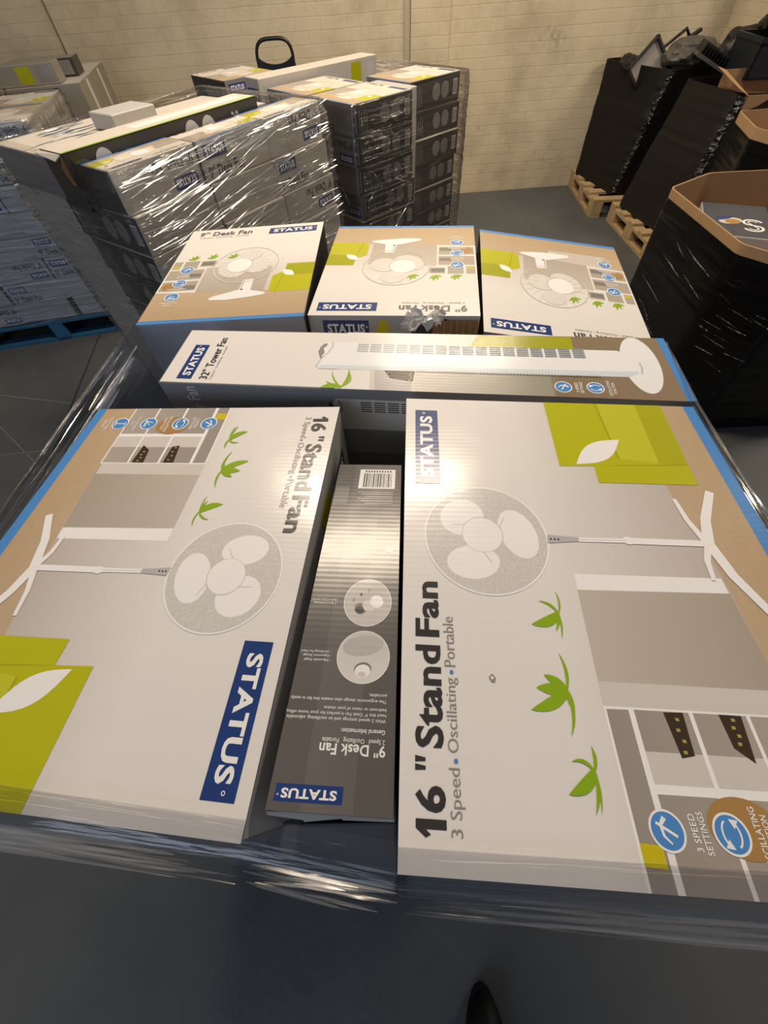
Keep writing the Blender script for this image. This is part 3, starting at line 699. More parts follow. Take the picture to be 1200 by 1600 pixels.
for k in range(9):
    t0 = R_.uniform(0, .1); t1 = R_.uniform(.55, 1.0); A_, B_ = Vector((-.492, .795, 1.172)), Vector((-.548, .03, 1.18)); o_ = Vector((R_.uniform(-.010, .003), 0, R_.uniform(-.08, .002)))
    L_.append((A_.lerp(B_, t0) + o_, A_.lerp(B_, t1) + o_ * .8, R_.uniform(.0004, .0009), .003))
for k in range(12):
    t0 = R_.uniform(.02, .22); t1 = t0 + R_.uniform(.05, .16); o_ = Vector((R_.uniform(-.008, .003), 0, R_.uniform(-.05, .0)))
    L_.append((A_.lerp(B_, t0) + o_, A_.lerp(B_, t1) + o_, R_.uniform(.0012, .0026), .004))
for k in range(7):
    o_ = Vector((R_.uniform(.0, .012), 0, R_.uniform(-.05, -.005))); L_.append((Vector((.452, .12, 1.21)) + o_, Vector((.500, .588, 1.195)) + o_, R_.uniform(.0008, .0016), .003)); L_.append((Vector((.585, .69, 1.09)) + o_, Vector((.664, 1.11, 1.10)) + o_, .0012, .003))
crease_glints(fl, L_, (.1, .30, .92))

# ------------------------------------------------------------------ background cartons
SK = dict(); BODY = {}
def bg_parts(key, W, H, T, wm, hm, top):
    """desk fan carton lying flat, local: x along W, y along H; origin base centre. Returns list of (name, mesh, label)"""
    if key in SK: return SK[key]
    tmp = empty('tmp', (0, 0, 0)); x, y = W / 2, H / 2
    mb = MB(); mb.box(-x, -y, 0, x, y, T, wm, top, [wm, hm, wm, hm]); mb.build('carton_body', tmp, bevel=.003, seg=1)
    for sg in (1, -1):
        q = [(-x * sg, -y * sg, 0), (x * sg, -y * sg, 0), (x * sg, -y * sg, T), (-x * sg, -y * sg, T)]
        F = Face(q, W, T)
        if sg > 0:
            brand_label(F, tmp, .02, T * .56, .125, T * .88, 0, False)
            t = Art(F); t.text("9'' Desk Fan", .02, T * .12, .19, T * .40, I['dark'], 0, .02); t.build('title_lettering', tmp)
        else:
            if W > .335: brand_label(F, tmp, W - .125, T * .12, W - .02, T * .42, 180, False)
            t = Art(F); t.text("9'' Desk Fan", W - .20, T * .58, W - .02, T * .86, I['dark'], 180, .02); t.build('title_lettering', tmp)
        q = [(x * sg, -y * sg, 0), (x * sg, y * sg, 0), (x * sg, y * sg, T), (x * sg, -y * sg, T)]
        F = Face(q, H, T)
        if H < .2: continue
        a = Art(F); a.ell(H * .52, T * .5, T * .27, T * .30, I['mid'], 0, 20); a.ell(H * .52 + T * .62, T * .5, T * .27, T * .30, I['mid'], 0, 20); a.build('round_pictures', tmp)
        a = Art(F); a.rect(H * .86, T * .25, H * .95, T * .78, I['pgrey'])
        for k in range(6): a.rect(H * (.868 + .013 * k), T * .30, H * (.874 + .013 * k), T * .73, I['dark'])
        a.build('barcode_label', tmp)
        a = Art(F); a.rect(H * .03, T * .12, H * .055, T * .88, I['mid'])
        for k in range(4): a.rect(H * (.10 + .04 * k), T * .12, H * (.112 + .04 * k), T * (.80 - .12 * (k % 2)), I['mid'])
        a.build('side_print', tmp)
    SK[key] = ([(c.name.split('.')[0], c.data, [(g.name.split('.')[0], g.data) for g in c.children], c.get('label')) for c in tmp.children])
    for c in list(tmp.children):
        for g in list(c.children): bpy.data.objects.remove(g)
        bpy.data.objects.remove(c)
    bpy.data.objects.remove(tmp)
    # top print, used on the cartons whose top shows
    tmp = empty('tmp', (0, 0, 0)); F = Face([(-x, -y, T), (x, -y, T), (x, y, T), (-x, y, T)], W, H); a = Art(F); s = W / .356; h = H / .45
    def S(p): return [(u * s, v * h) for u, v in p]
    a.poly(S([(0, .012), (.356, .012), (.356, .103), (0, .122)]), I['wood2']); a.rect(0, 0, W, .012, I['blue'])
    a.poly(S([(0, .275), (.118, .272), (.092, .12), (0, .124)]), I['shelf2'])
    if key != 'A': a.poly(S([(.262, .18), (.289, .227), (.356, .2265), (.356, .103), (.270, .102)]), I['lime'])
    a.poly(S(lens_pts((.282, .199), (.312, .17), .0105)), I['bright'])
    a.ring(.186 * s, .236 * h, .079, .088, .002, I['pgrey'], 32); a.ell(.172 * s, .232 * h, .031, .034, I['bright']); a.poly(S(lens_pts((.13, .087), (.258, .096), .016)), I['bright'])
    a.text("9'' Desk Fan", .0255 * s, .409 * h, .167 * s, .435 * h, I['grey2'], 0, .03); a.rect(.2135 * s, .3985 * h, .3405 * s, .432 * h, I['navy'])
    o = a.build('printed_picture', tmp); SK[key + '_top'] = o.data; bpy.data.objects.remove(o); bpy.data.objects.remove(tmp)
    return SK[key]
def put(key, x, y, z, rz, label, group, top=False, name='desk_fan_carton', tilt=0.0, plainside=False):
    r = empty(name, (x, y, z), rz, label, 'carton', group)
    if tilt: r.rotation_euler = (tilt, 0, rz)
    for nm, me, subs, lb in SK[key]:
        if plainside and nm in ('brand_label', 'title_lettering'): continue
        c = bpy.data.objects.new(nm, me); COL.objects.link(c); c.parent = r
        if lb: c['label'] = lb
        for sn, sm in subs:
            g = bpy.data.objects.new(sn, sm); COL.objects.link(g); g.parent = c
    if top:
        c = bpy.data.objects.new('printed_picture', SK[key + '_top']); COL.objects.link(c); c.parent = r
    return r
def plain(name, e, org, u0, v0, z0, u1, v1, z1, m, label, group=None, top=None, sides=None, dx=0.0):
    """plain carton in a stack's own axes"""
    e1, e2 = e; c = org + e1 * ((u0 + u1) / 2) + e2 * ((v0 + v1) / 2); rz = math.atan2(e1.y, e1.x)
    r = empty(name, (c.x + dx, c.y, z0), rz, label, 'carton', group)
    w, d = abs(u1 - u0) / 2, abs(v1 - v0) / 2
    mb = MB(); mb.box(-w, -d, 0, w, d, z1 - z0, m, top, sides); mb.build('carton_body', r, bevel=.003, seg=1)
    return r
ORD = ['topmost', 'second from top', 'third from top', 'fourth from top', 'fifth from top', 'sixth from top', 'fourth from the floor', 'third from the floor', 'second from the floor', 'lowest']
def ordw(k, n): return ORD[k] if k < 6 and k < n - 1 else ('lowest' if k == n - 1 else ['', 'second from the floor', 'third from the floor', 'fourth from the floor'][min(3, n - 1 - k)])

# --- stack A: film-wrapped, behind the desk fan row
e1 = Vector((.618, .786, 0)).normalized(); e2 = Vector((-.786, .618, 0)).normalized(); oA = Vector((-.776, 1.592, 0)); rzA = math.atan2(e1.y, e1.x)
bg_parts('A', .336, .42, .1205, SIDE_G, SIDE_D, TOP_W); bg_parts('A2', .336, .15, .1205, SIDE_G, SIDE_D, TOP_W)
pc = oA + e1 * .51 + e2 * .37
pallet((pc.x + .09, pc.y, 0), rzA, 1.0, .75, WOOD, 'wooden pallet under the film-wrapped stack in the middle')
gA = 'desk fan cartons in the film-wrapped middle stack'; LEAN = .07; TA = .1218; ZA = 1.24
for k in range(9):
    z = ZA - TA * (k + 1); sh = LEAN * (ZA - z)
    for c, nm in enumerate(('near corner', 'centre', 'far corner')):
        p = oA + e1 * (.17 + .34 * c) + e2 * .215 + Vector((random.uniform(-.006, .006) + sh, random.uniform(-.006, .006), 0))
        if k == 0: p -= e2 * .133
        put('A2' if k == 0 else 'A', p.x, p.y, z, rzA + (math.pi if (k + c) % 2 == 0 else 0) + random.uniform(-.012, .012), 'grey carton, %s in the %s column of the film-wrapped middle stack' % (ordw(k, 9), nm), gA, k == 0, plainside=(k == 1 and c != 2) or (k > 1 and (k * 7 + c * 5) % 3 != 0))
    if k:
        for c, nm in enumerate(('outer', 'inner')):
            p = oA + e1 * (.21 + .43 * c) + e2 * .60 + Vector((sh + random.uniform(-.005, .005), 0, 0))
            put('A', p.x, p.y, z, rzA + math.pi / 2, 'grey carton, %s in the %s rear column of the wrapped middle stack' % (ordw(k - 1, 8), nm), gA, k == 1, plainside=True)
EA = (e1, e2)
r = plain('tower_fan_carton', EA, oA, -.03, .162, 1.1195, .82, .297, 1.272, SIDE_D, 'long dark-sided tower fan carton lying on the film-wrapped middle stack', top=TOP_W)
F = Face([(-.425, -.0685, 0), (.425, -.0685, 0), (.425, -.0685, .1525), (-.425, -.0685, .1525)], .85, .1525)
for u in (.13, .50, .58): a = Art(F); a.ell(u, .100, .034, .042, I['pgrey'], 0, 24); a.build('round_picture', r)
a = Art(F)
a.rect(.02, .02, .045, .14, I['brown']); a.text('32', .70, .07, .74, .13, I['pgrey']); a.build('side_print', r)
a = Art(Face([(-.425, -.0685, .1525), (.425, -.0685, .1525), (.425, .0665, .1525), (-.425, .0665, .1525)], .85, .135)); a.rect(0, 0, .85, .012, I['leaf']); a.rect(.3, .04, .8, .10, I['bright']); a.build('top_print', r)
mb = MB(); mb.face([(-.425, -.06, .15), (-.425, .06, .15), (-.450, .050, .150), (-.445, -.05, .138)], SIDE_G); mb.face([(-.425, -.066, .07), (-.425, -.066, .15), (-.445, -.072, .12), (-.440, -.075, .08)], mat('torn_brown', (.10, .06, .035), .8, .1))
o = mb.build('torn_flap', r); o.modifiers.new('t', 'SOLIDIFY').thickness = .003
plain('small_carton', EA, oA, .30, .38, 1.2405, .49, .53, 1.288, SIDE_G, 'small grey carton lying behind the dark-sided tower fan carton', top=SIDE_W)
plain('flat_carton', EA, oA, .0, .305, 1.1195, .50, .745, 1.239, SIDE_S, 'pale-topped carton at the outer rear corner of the middle stack', top=TOP_W)
plain('flat_carton', EA, oA, .51, .305, 1.1195, 1.0, .745, 1.215, SIDE_S, 'pale-topped carton behind the tower fan carton, inner end of the middle stack', top=TOP_W)
FILM2 = film_mat('film_wrinkled', (.98, .975, .97), .6, .10, .035, 3.2, 60.0, .09, .14, 1.0)
q = [oA, oA + e1 * 1.02, oA + e1 * 1.02 + e2 * .76, oA + e2 * .76]
fl = film_skirt('stretch_film', [(p.x, p.y, ZA + .004) for p in [q[3], q[0], q[1], q[2]]], .20, FILM2, 'wrinkled shiny stretch film wrapped round the middle stack of desk fan cartons', seg=.018, rows=150, amp=.012, bulge=.014, freq=(2.6, 50.), lip=.03, lean=LEAN, tilt=.35)
R_ = random.Random(5); L_ = []
for k in range(230):
    u = R_.random() ** 1.6 * .95; ln = R_.uniform(.06, .34) * (1.2 - .5 * u); z = 1.235 - R_.random() ** 1.3 * .62; sl = R_.uniform(-.05, .28); u1 = min(1.03, u + ln)
    sh = Vector((LEAN * (ZA - z), 0, 0)); A_ = oA + e1 * u - e2 * .030 + sh; B_ = oA + e1 * u1 - e2 * .032 + sh
    L_.append((Vector((A_.x, A_.y, z)), Vector((B_.x, B_.y, min(1.242, z + sl * (u1 - u)))), R_.uniform(.0004, .0013), .003))
for k in range(16):
    v = R_.uniform(.0, .4); z = R_.uniform(.5, 1.2); sh = Vector((LEAN * (ZA - z), 0, 0)); A_ = oA + e2 * v - e1 * .03 + sh; B_ = oA + e2 * (v + R_.uniform(.1, .3)) - e1 * .03 + sh
    L_.append((Vector((A_.x, A_.y, z)), Vector((B_.x, B_.y, z + R_.uniform(-.06, .03))), .0011, .006))
for k in range(22):
    u, v = R_.uniform(-.02, .2), R_.uniform(.30, .7); A_ = oA + e1 * u + e2 * v; B_ = A_ + e1 * R_.uniform(.08, .25) + e2 * R_.uniform(-.03, .03)
    L_.append((Vector((A_.x, A_.y, 1.246)), Vector((B_.x, B_.y, 1.247)), .0016, .004))
crease_glints(fl, L_, (.24, -.56, .79))

# --- stack B: dark cartons behind it
f1 = Vector((.771, .636, 0)).normalized(); f2 = Vector((-.636, .771, 0)).normalized(); oB = Vector((-.0173, 2.56, 0)); rzB = math.atan2(f1.y, f1.x)
EB = (f1, f2); TB = .1162; ZB = 1.19
SIDE_G2 = mat('carton_grey_side_far', (0.20, 0.185, 0.165), 0.42, 0.4, var=0.08)
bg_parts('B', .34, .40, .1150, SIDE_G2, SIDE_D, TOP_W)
pc = oB + f1 * .47 + f2 * .50
pallet((pc.x, pc.y, 0), rzB, .95, 1.05, WOOD, 'wooden pallet under the dark stack of desk fan cartons near the wall')
gB = 'desk fan cartons in the dark stack near the wall'
for k in range(9):
    z = ZB - TB * (k + 1)
    for (u, v, nm, tp) in ((.20, .17, 'near', True), (.70, .27, 'right-hand', True), (.20, .52, 'left-hand', True)):
        if nm == 'left-hand' and k > 3: continue
        p = oB + f1 * (u + random.uniform(-.008, .012) + (.016 * k if nm == 'near' and k else 0) * .5) + f2 * (v + random.uniform(-.008, .008))
        put('B', p.x, p.y, z, rzB + (math.pi / 2 if k % 2 else -math.pi / 2), 'dark carton, %s in the %s column of the stack near the wall' % (ordw(k, 9), nm), gB, k == 0 and tp)
plain('tall_carton', EB, oB, .0, .35, .144, .40, .69, ZB - TB * 4 - .001, SIDE_D, 'tall dark carton under the left-hand column of the stack near the wall')
plain('narrow_carton', EB, oB, .425, .045, .70, .485, .34, 1.185, SIDE_G, 'narrow grey carton standing upright between the two dark columns', top=SIDE_W)
plain('narrow_carton', EB, oB, .425, .045, .144, .485, .34, .699, SIDE_D, 'narrow dark carton under the upright grey one between two columns')
plain('rear_carton', EB, oB, .0, .70, .144, .92, 1.04, 1.05, SIDE_D, 'large dark carton at the back of the stack near the wall', top=TOP_W)
r = plain('tower_fan_carton', EB, oB, -.03, .72, 1.051, .82, .86, 1.225, SIDE_G, 'long pale tower fan carton with label on its end, lying on the dark stack', top=TOP_W, sides=[SIDE_G, SIDE_G, SIDE_G, SIDE_W])
F = Face([(-.425, .07, 0), (-.425, -.07, 0), (-.425, -.07, .174), (-.425, .07, .174)], .14, .174); brand_label(F, r, .015, .09, .125, .135, 0, False)
F = Face([(.2, -.07, 0), (.425, -.07, 0), (.425, -.07, .174), (.2, -.07, .174)], .225, .174); a = Art(F); a.rect(.02, .02, .10, .16, I['lime2']); a.rect(.15, .03, .2, .15, I['pgrey']); a.build('side_print', r)
put('B', *(oB + f1 * .06 + f2 * 1.14 ).to_tuple()[:2], 1.095, rzB, 'dark-sided desk fan carton nearest the step ladder, on the stack near the wall', gB, True)
plain('rear_carton', EB, oB, -.15, 1.045, .144, .45, 1.40, 1.094, SIDE_D, 'large dark carton on the floor side below the one nearest the step ladder')
FILM3 = film_mat('film_thin', (.96, .95, .94), .8, .10, .02, 3.0, 50.0, .14, .05, .6)
q = [oB, oB + f1 * .90 + f2 * .06, oB + f1 * .93 + f2 * 1.0, oB + f2 * 1.0]
fl = film_skirt('stretch_film', [(p.x, p.y, ZB + .003) for p in [q[3], q[0] + f1 * .01 - f2 * .006, oB + f1 * .42 - f2 * .006, q[1], q[2]]], .2, FILM3, 'thin clear stretch film wrapped round the dark stack near the wall', seg=.03, rows=40, amp=.005, bulge=.006, freq=(2., 20.), lean=.012)
R_ = random.Random(8); L_ = []
for k in range(26):
    z = R_.uniform(.6, 1.15); A_ = oB + (f2 * R_.uniform(0, .25) - f1 * .03 if k % 2 else f1 * R_.uniform(0, .35) - f2 * .03); B_ = A_ + (f2 if k % 2 else f1) * R_.uniform(.03, .12)
    L_.append((Vector((A_.x, A_.y, z)), Vector((B_.x, B_.y, z + R_.uniform(-.05, .08))), .0012, .01))
crease_glints(fl, L_, (-.08, -.62, .63))

# --- stack C: far left on the blue pallet, and the one behind it
h1 = Vector((-.985, -.175, 0)).normalized(); h2 = Vector((-.195, .98, 0)).normalized(); oC = Vector((-1.76, 3.03, 0)); rzC = math.atan2(-h1.y, -h1.x)
EC = (-h1, h2)
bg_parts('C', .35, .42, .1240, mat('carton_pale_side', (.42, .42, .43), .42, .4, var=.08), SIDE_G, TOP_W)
pc = oC + h1 * .55 + h2 * .45
pallet((pc.x, pc.y, 0), rzC, 1.15, .95, WOODB, 'blue pallet under the far left film-wrapped stack')
gC = 'desk fan cartons in the far left stack on the blue pallet'; TC = .1255; ZC = 1.15
for k in range(8):
    z = ZC - TC * (k + 1)
    for c, nm in enumerate(('corner', 'middle', 'far')):
        p = oC + h1 * (.18 + .36 * c) + h2 * .21
        put('C', p.x + random.uniform(-.018, .018), p.y, z, rzC + random.uniform(-.02, .02) + (math.pi if (k + c) % 3 == 0 else 0), 'pale carton, %s in the %s column of the blue pallet stack' % (ordw(k, 8), nm), gC, k == 0, plainside=(k * 5 + c * 3) % 4 > 1)
for c, nm in enumerate(('corner', 'middle', 'far')):
    for k in range(2):
        p = oC + h1 * (.18 + .36 * c) + h2 * .645
        if k == 0: put('C', p.x, p.y, ZC - TC, rzC, 'pale carton on the second row behind the %s column of the blue pallet stack' % nm, gC, True)
        else: plain('tall_carton', EC, oC, -.355 - .36 * c, .435, .144, -.005 - .36 * c, .855, ZC - TC - .001, SIDE_G, 'tall grey carton behind the %s column of the stack on the blue pallet' % nm)
plain('dark_carton', EC, oC, -.78, .52, ZC + .001, -.32, .66, ZC + .12, SIDE_D, 'dark open carton with green print lying on the far left stack', top=TOP_W)
r = plain('flat_carton', EC, oC, -.95, .70, ZC + .001, -.40, .85, ZC + .06, SIDE_G, 'grey flat carton lying at the back of the far left stack', top=TOP_W)
FILM4 = film_mat('film_pale', (.97, .975, .98), .9, .16, .03, 3.0, 44.0, .16, .03, .8)
q = [oC, oC + h2 * .86, oC + h1 * 1.08 + h2 * .86, oC + h1 * 1.08]
fl = film_skirt('stretch_film', [(p.x, p.y, ZC + .003) for p in [q[3], q[0], q[1], q[2]]], .13, FILM4, 'clear stretch film wrapped round the far left stack on the blue pallet', seg=.04, rows=44, amp=.014, bulge=.015, freq=(1.6, 20.))
R_ = random.Random(9); L_ = []
for k in range(60):
    z = .17 + R_.random() ** 1.6 * .5; u = R_.uniform(.0, .9); A_ = oC + h1 * u - h2 * .035; B_ = oC + h1 * (u + R_.uniform(.1, .35)) - h2 * .035
    L_.append((Vector((A_.x, A_.y, z)), Vector((B_.x, B_.y, z + R_.uniform(-.03, .02))), R_.uniform(.0015, .003), .008))
crease_glints(fl, L_, (.61, -.50, .60))
# stack D behind C
oD = Vector((-1.90, 4.15, 0)); ED = (-h1, h2)
pc = oD + h1 * .5 + h2 * .5
pallet((pc.x, pc.y, 0), rzC, 1.0, 1.0, WOOD, 'wooden pallet under the rearmost left stack by the brick wall')
GREYB = mat('carton_warm_grey', (.27, .245, .205), .5, .3, var=.1)
D = (('corner', 0, 0), ('second', .0, .5), ('third', .5, 0), ('fourth', .5, .5))
for nm, u, v in D:
    for k in range(4):
        z0 = .144 + k * .25
        r = plain('storage_carton', ED, oD, -u - .49, v, z0, -u, v + .49, z0 + .248, GREYB, 'warm grey carton, %s in the %s column of the rearmost left stack' % (['lowest', 'second from the floor', 'third from the floor', 'topmost'][k], nm), 'plain cartons in the rearmost left stack', top=TOP_W)
        F = Face([(.245, -.245, 0), (.245, .245, 0), (.245, .245, .248), (.245, -.245, .248)], .49, .248); a = Art(F); a.rect(.20, .02, .27, .24, I['light']); a.build('packing_tape', r)
for (u, v, w, d, h, m, lb) in ((-.62, .02, .5, .16, .10, GREYB, 'pale carton with lime print lying on the rearmost left stack'), (-.50, .30, .45, .20, .09, SIDE_D, 'dark-edged carton lying askew on the rearmost left stack')):
    r = plain('flat_carton', ED, oD, u, v, 1.144, u + w, v + d, 1.144 + h, m, lb, top=GREYB)
    F = Face([(-w / 2, -d / 2, 0), (w / 2, -d / 2, 0), (w / 2, -d / 2, h), (-w / 2, -d / 2, h)], w, h); a = Art(F); a.rect(w * .5, .01, w * .68, h - .01, I['lime2']); a.rect(w * .75, .01, w * .95, h - .01, I['mid']); a.rect(w * .1, .03, w * .18, h - .03, I['mid']); a.build('side_print', r)

# ------------------------------------------------------------------ step ladder by the wall
BLK = mat('black_paint', (.012, .012, .013), .35, .5)
r = empty('step_ladder', (-.625, 5.02, 0), 0, 'black folding step ladder with looped top rail leaning by the brick wall', 'step ladder')
mb = MB(); hoop = []
for i in range(25):
    t = math.pi * i / 24; x = .150 * math.copysign(abs(math.cos(t)) ** .55, math.cos(t)); hoop.append((x, .01, 1.06 + .145 * abs(math.sin(t)) ** .6))
path = [(.175, -.12, .012)] + hoop + [(-.175, -.12, .012)]
mb.tube(path, .0125, BLK); mb.build('rail', r)
mb = MB(); n = 14; pts = []
for i in range(n + 1):
    x = -.155 + .31 * i / n; zt = 1.135 - .070 * math.sqrt(max(0, 1 - (x / .15) ** 2))
    pts += [(x, .0, zt), (x, .0, .88), (x, .02, zt), (x, .02, .88)]
fs = []
for i in range(n):
    a0, b0 = i * 4, i * 4 + 4; fs += [(a0, a0 + 1, b0 + 1, b0), (a0 + 2, b0 + 2, b0 + 3, a0 + 3), (a0, b0, b0 + 2, a0 + 2), (a0 + 1, a0 + 3, b0 + 3, b0 + 1)]
fs += [(0, 2, 3, 1), (4 * n, 4 * n + 1, 4 * n + 3, 4 * n + 2)]
mb.mesh(pts, fs, BLK); mb.build('tool_tray', r)
for k in range(3):
    z = .25 + .24 * k; yy = -.12 * (1 - z / 1.06); mb = MB(); mb.box(-.165, yy - .09, z, .165, yy + .02, z + .025, BLK); mb.build('step', r, bevel=.004)
for sg in (-1, 1):
    mb = MB(); mb.tube([(sg * .16, .20, .012), (sg * .15, .03, .86)], .011, BLK); mb.build('rear_leg', r)

# ------------------------------------------------------------------ right side: pallets and black-wrapped bins
pallet((2.74, 4.81, 0), -.10, .98, .90, WOOD, 'wooden pallet under the black bin nearest the brick wall')
pallet((2.82, 3.86, 0), -.03, .98, .92, WOOD, 'wooden pallet under the second black bin from the wall')
def black_film():
    m, t, n, b = nt('black_film'); b.inputs['Base Color'].default_value = (.004, .004, .0045, 1); b.inputs['Roughness'].default_value = .16; b.inputs['Specular IOR Level'].default_value = .35
    uv = node(t, 'ShaderNodeUVMap'); mp = node(t, 'ShaderNodeMapping'); mp.inputs['Scale'].default_value = (0.9, 11, 1); lk(t, uv.outputs['UV'], mp.inputs['Vector'])
    nz = node(t, 'ShaderNodeTexNoise'); nz.inputs['Scale'].default_value = 1; nz.inputs['Detail'].default_value = 2.5; lk(t, mp.outputs['Vector'], nz.inputs['Vector'])
    bp = node(t, 'ShaderNodeBump'); bp.inputs['Strength'].default_value = .7; bp.inputs['Distance'].default_value = .025; lk(t, nz.outputs['Fac'], bp.inputs['Height']); lk(t, bp.outputs['Normal'], b.inputs['Normal'])
    return m
BFILM = black_film()
BBAG = mat('black_bag', (.0085, .0078, .0068), .50, .22, bump=.5, bscale=7)
BSEAM = mat('black_seam', (.006, .006, .006), .14, .6, bump=.8, bscale=60)
def loop_pts(q, rad, n=5):
    """corner-rounded outline of a polygon"""
    out = []; k = len(q)
    for i in range(k):
        p, a, b = Vector(q[i]), Vector(q[i - 1]), Vector(q[(i + 1) % k]); da, db = (a - p).normalized(), (b - p).normalized()
        r_ = min(rad, (a - p).length * .4, (b - p).length * .4)
        for j in range(n + 1):
            t = j / n; out.append((p + da * r_) * (1 - t) ** 2 + p * (2 * t * (1 - t)) + (p + db * r_) * t ** 2)
    return out
def wrapped(name, lo, hi, z0, z1, m, label, cat, rad=.05, rows=26, amp=.012, open_depth=.12, liner=None, liner_h=0.0, zfun=None):
    """wrapped bin: outer skin, open top with an inner wall and a filling level"""
    root = empty(name, (sum(p[0] for p in lo) / len(lo), sum(p[1] for p in lo) / len(lo), z0), 0, label, cat)
    c = root.location.copy(); A = loop_pts([(x, y, 0) for x, y in lo], rad); B = loop_pts([(x, y, 0) for x, y in hi], rad); n = len(A)
    def ring(t, inset=0.0, z=None):
        out = []; s = 0
        cen = sum((A[i].lerp(B[i], t) for i in range(n)), Vector()) / n
        for i in range(n):
            p = A[i].lerp(B[i], t); zz = z0 + (z1 - z0) * t if z is None else z
            d = (p - cen).normalized()
            w = noise.noise(Vector((p.x * 3, p.y * 3, zz * 5))) + .5 * noise.noise(Vector((p.x * 4, p.y * 4, zz * 30)))
            p = p + d * (amp * w - inset)
            out.append(Vector((p.x - c.x, p.y - c.y, zz - z0 + (zfun(p.x, p.y) * t if zfun else 0))))
        return out
    S = [0.0]
    for i in range(n): S.append(S[-1] + (A[(i + 1) % n] - A[i]).length)
    mb = MB(); R = [ring(r_ / rows) for r_ in range(rows + 1)]
    def band(r0, r1, mm, v0, v1, sm=True):
        for i in range(n):
            j = (i + 1) % n; mb.face([r0[i], r0[j], r1[j], r1[i]], mm, [(S[i], v0), (S[i + 1], v0), (S[i + 1], v1), (S[i], v1)], sm)
    for r_ in range(rows): band(R[r_], R[r_ + 1], m, r_ / rows * (z1 - z0), (r_ + 1) / rows * (z1 - z0))
    top_in = ring(1, .012); bot_in = [Vector((p.x, p.y, p.z - open_depth)) for p in ring(1, .014)]
    if not liner:
        band(R[-1], top_in, m, 0, 0); band(top_in, bot_in, m, 0, .1); mb.face(bot_in, m)
    else:
        mb.face(R[0][::-1], m)
    mb.build('wrapped_body', root)
    if liner:
        lb = MB(); out0 = ring(1, .003); up = [p + Vector((0, 0, liner_h)) for p in ring(1, .002)]; upi = [p + Vector((0, 0, liner_h)) for p in ring(1, .010)]; bi = [Vector((p.x, p.y, p.z - open_depth)) for p in ring(1, .010)]
        for ra, rb, mm in ((out0, up, CARD_E), (up, upi, CARD_E), (upi, bi, CARD)):
            for i in range(n):
                j = (i + 1) % n; lb.face([ra[i], ra[j], rb[j], rb[i]], mm)
        lb.face(bi, CARD); lb.build('cardboard_liner', root)
    return root
bin1 = wrapped('black_bin', [(2.40, 4.50), (3.24, 4.62), (3.16, 5.24), (2.28, 5.24)], [(2.56, 4.56), (3.27, 4.65), (3.22, 5.26), (2.29, 5.27)], .145, .93, BBAG, 'tall black-wrapped bin full of scrap, nearest the brick wall', 'bin', rad=.09)
bin2 = wrapped('black_bin', [(2.44, 3.56), (3.28, 3.50), (3.30, 4.28), (2.36, 4.30)], [(2.64, 3.70), (3.32, 3.60), (3.32, 4.36), (2.54, 4.30)], .145, .92, BBAG, 'tall black-wrapped bin, second from the brick wall', 'bin', rad=.09)
OCT = [(1.576, 2.40), (1.55, 1.73), (1.72, 1.50), (2.36, 1.47), (2.55, 1.66), (2.57, 2.33), (2.40, 2.53), (1.86, 2.565)]
cO = Vector((2.07, 2.02)); bot = [tuple(cO + (Vector(p) - cO) * .98) for p in OCT]
bin3 = wrapped('cardboard_bin', bot, OCT, .004, .80, BFILM, 'open cardboard bin wrapped in shiny black film, nearest the front pallet', 'bin', rad=.03, amp=.006, open_depth=.20, liner=True, liner_h=.038)
OC2 = [(2.34, 3.02), (2.42, 2.72), (3.10, 2.70), (3.2, 2.8), (3.2, 3.3), (3.1, 3.40), (2.46, 3.40)]
wrapped('cardboard_bin', OC2, OC2, .145, .85, BFILM, 'open cardboard bin half hidden behind the nearest bin', 'bin', rad=.03, amp=.006, open_depth=.1, liner=True, liner_h=.05)
pallet((2.78, 3.05, 0), 0, .85, .68, WOOD, 'wooden pallet under the half hidden cardboard bin')
def seam(root, a, b, w=.035):
    """crinkled shiny overlap of the black film running down a corner"""
    a, b = Vector(a), Vector(b); c = root.location; n = 60; mb = MB(); P_ = []
    for i in range(n + 1):
        t = i / n; p = a.lerp(b, t) - c
        for j in range(4):
            o_ = (j - 1.5) / 1.5 * w / 2
            P_.append(p + Vector((-.012 + .5 * o_ + .018 * noise.noise(Vector((i * .9, j * 1.7, 1))), -.012 - .85 * o_ + .018 * noise.noise(Vector((i * .9, j * 1.7, 6))), .012 * noise.noise(Vector((i * .8, j, 3))))))
    mb.mesh(P_, [(i * 4 + j, i * 4 + j + 1, i * 4 + j + 5, i * 4 + j + 4) for i in range(n) for j in range(3)], BSEAM, False); mb.build('film_seam', root)
seam(bin1, (2.425, 4.52, .16), (2.590, 4.575, .92)); seam(bin2, (2.475, 3.58, .16), (2.665, 3.715, .91), .05)
R_ = random.Random(4); L_ = []
for k in range(36):
    A_, B_ = ((1.545, 1.71), (1.715, 1.485)) if k % 3 else ((1.57, 2.3), (1.545, 1.75)); A_, B_ = Vector(A_), Vector(B_); t0 = R_.uniform(0, .7); t1 = min(1, t0 + R_.uniform(.15, .5)); z = R_.uniform(.15, .74) - .004
    p, q = A_.lerp(B_, t0), A_.lerp(B_, t1); c_ = bin3.location; nd = Vector((-.80, -.60)) if k % 3 else Vector((-1, 0))
    p, q = p + nd * .012, q + nd * .012; L_.append(((p.x - c_.x, p.y - c_.y, z), (q.x - c_.x, q.y - c_.y, z - R_.uniform(0, .03)), R_.uniform(.0008, .0022), .003))
crease_glints(bin3, L_, (-.61, -.25, .69), cm=BSEAM)
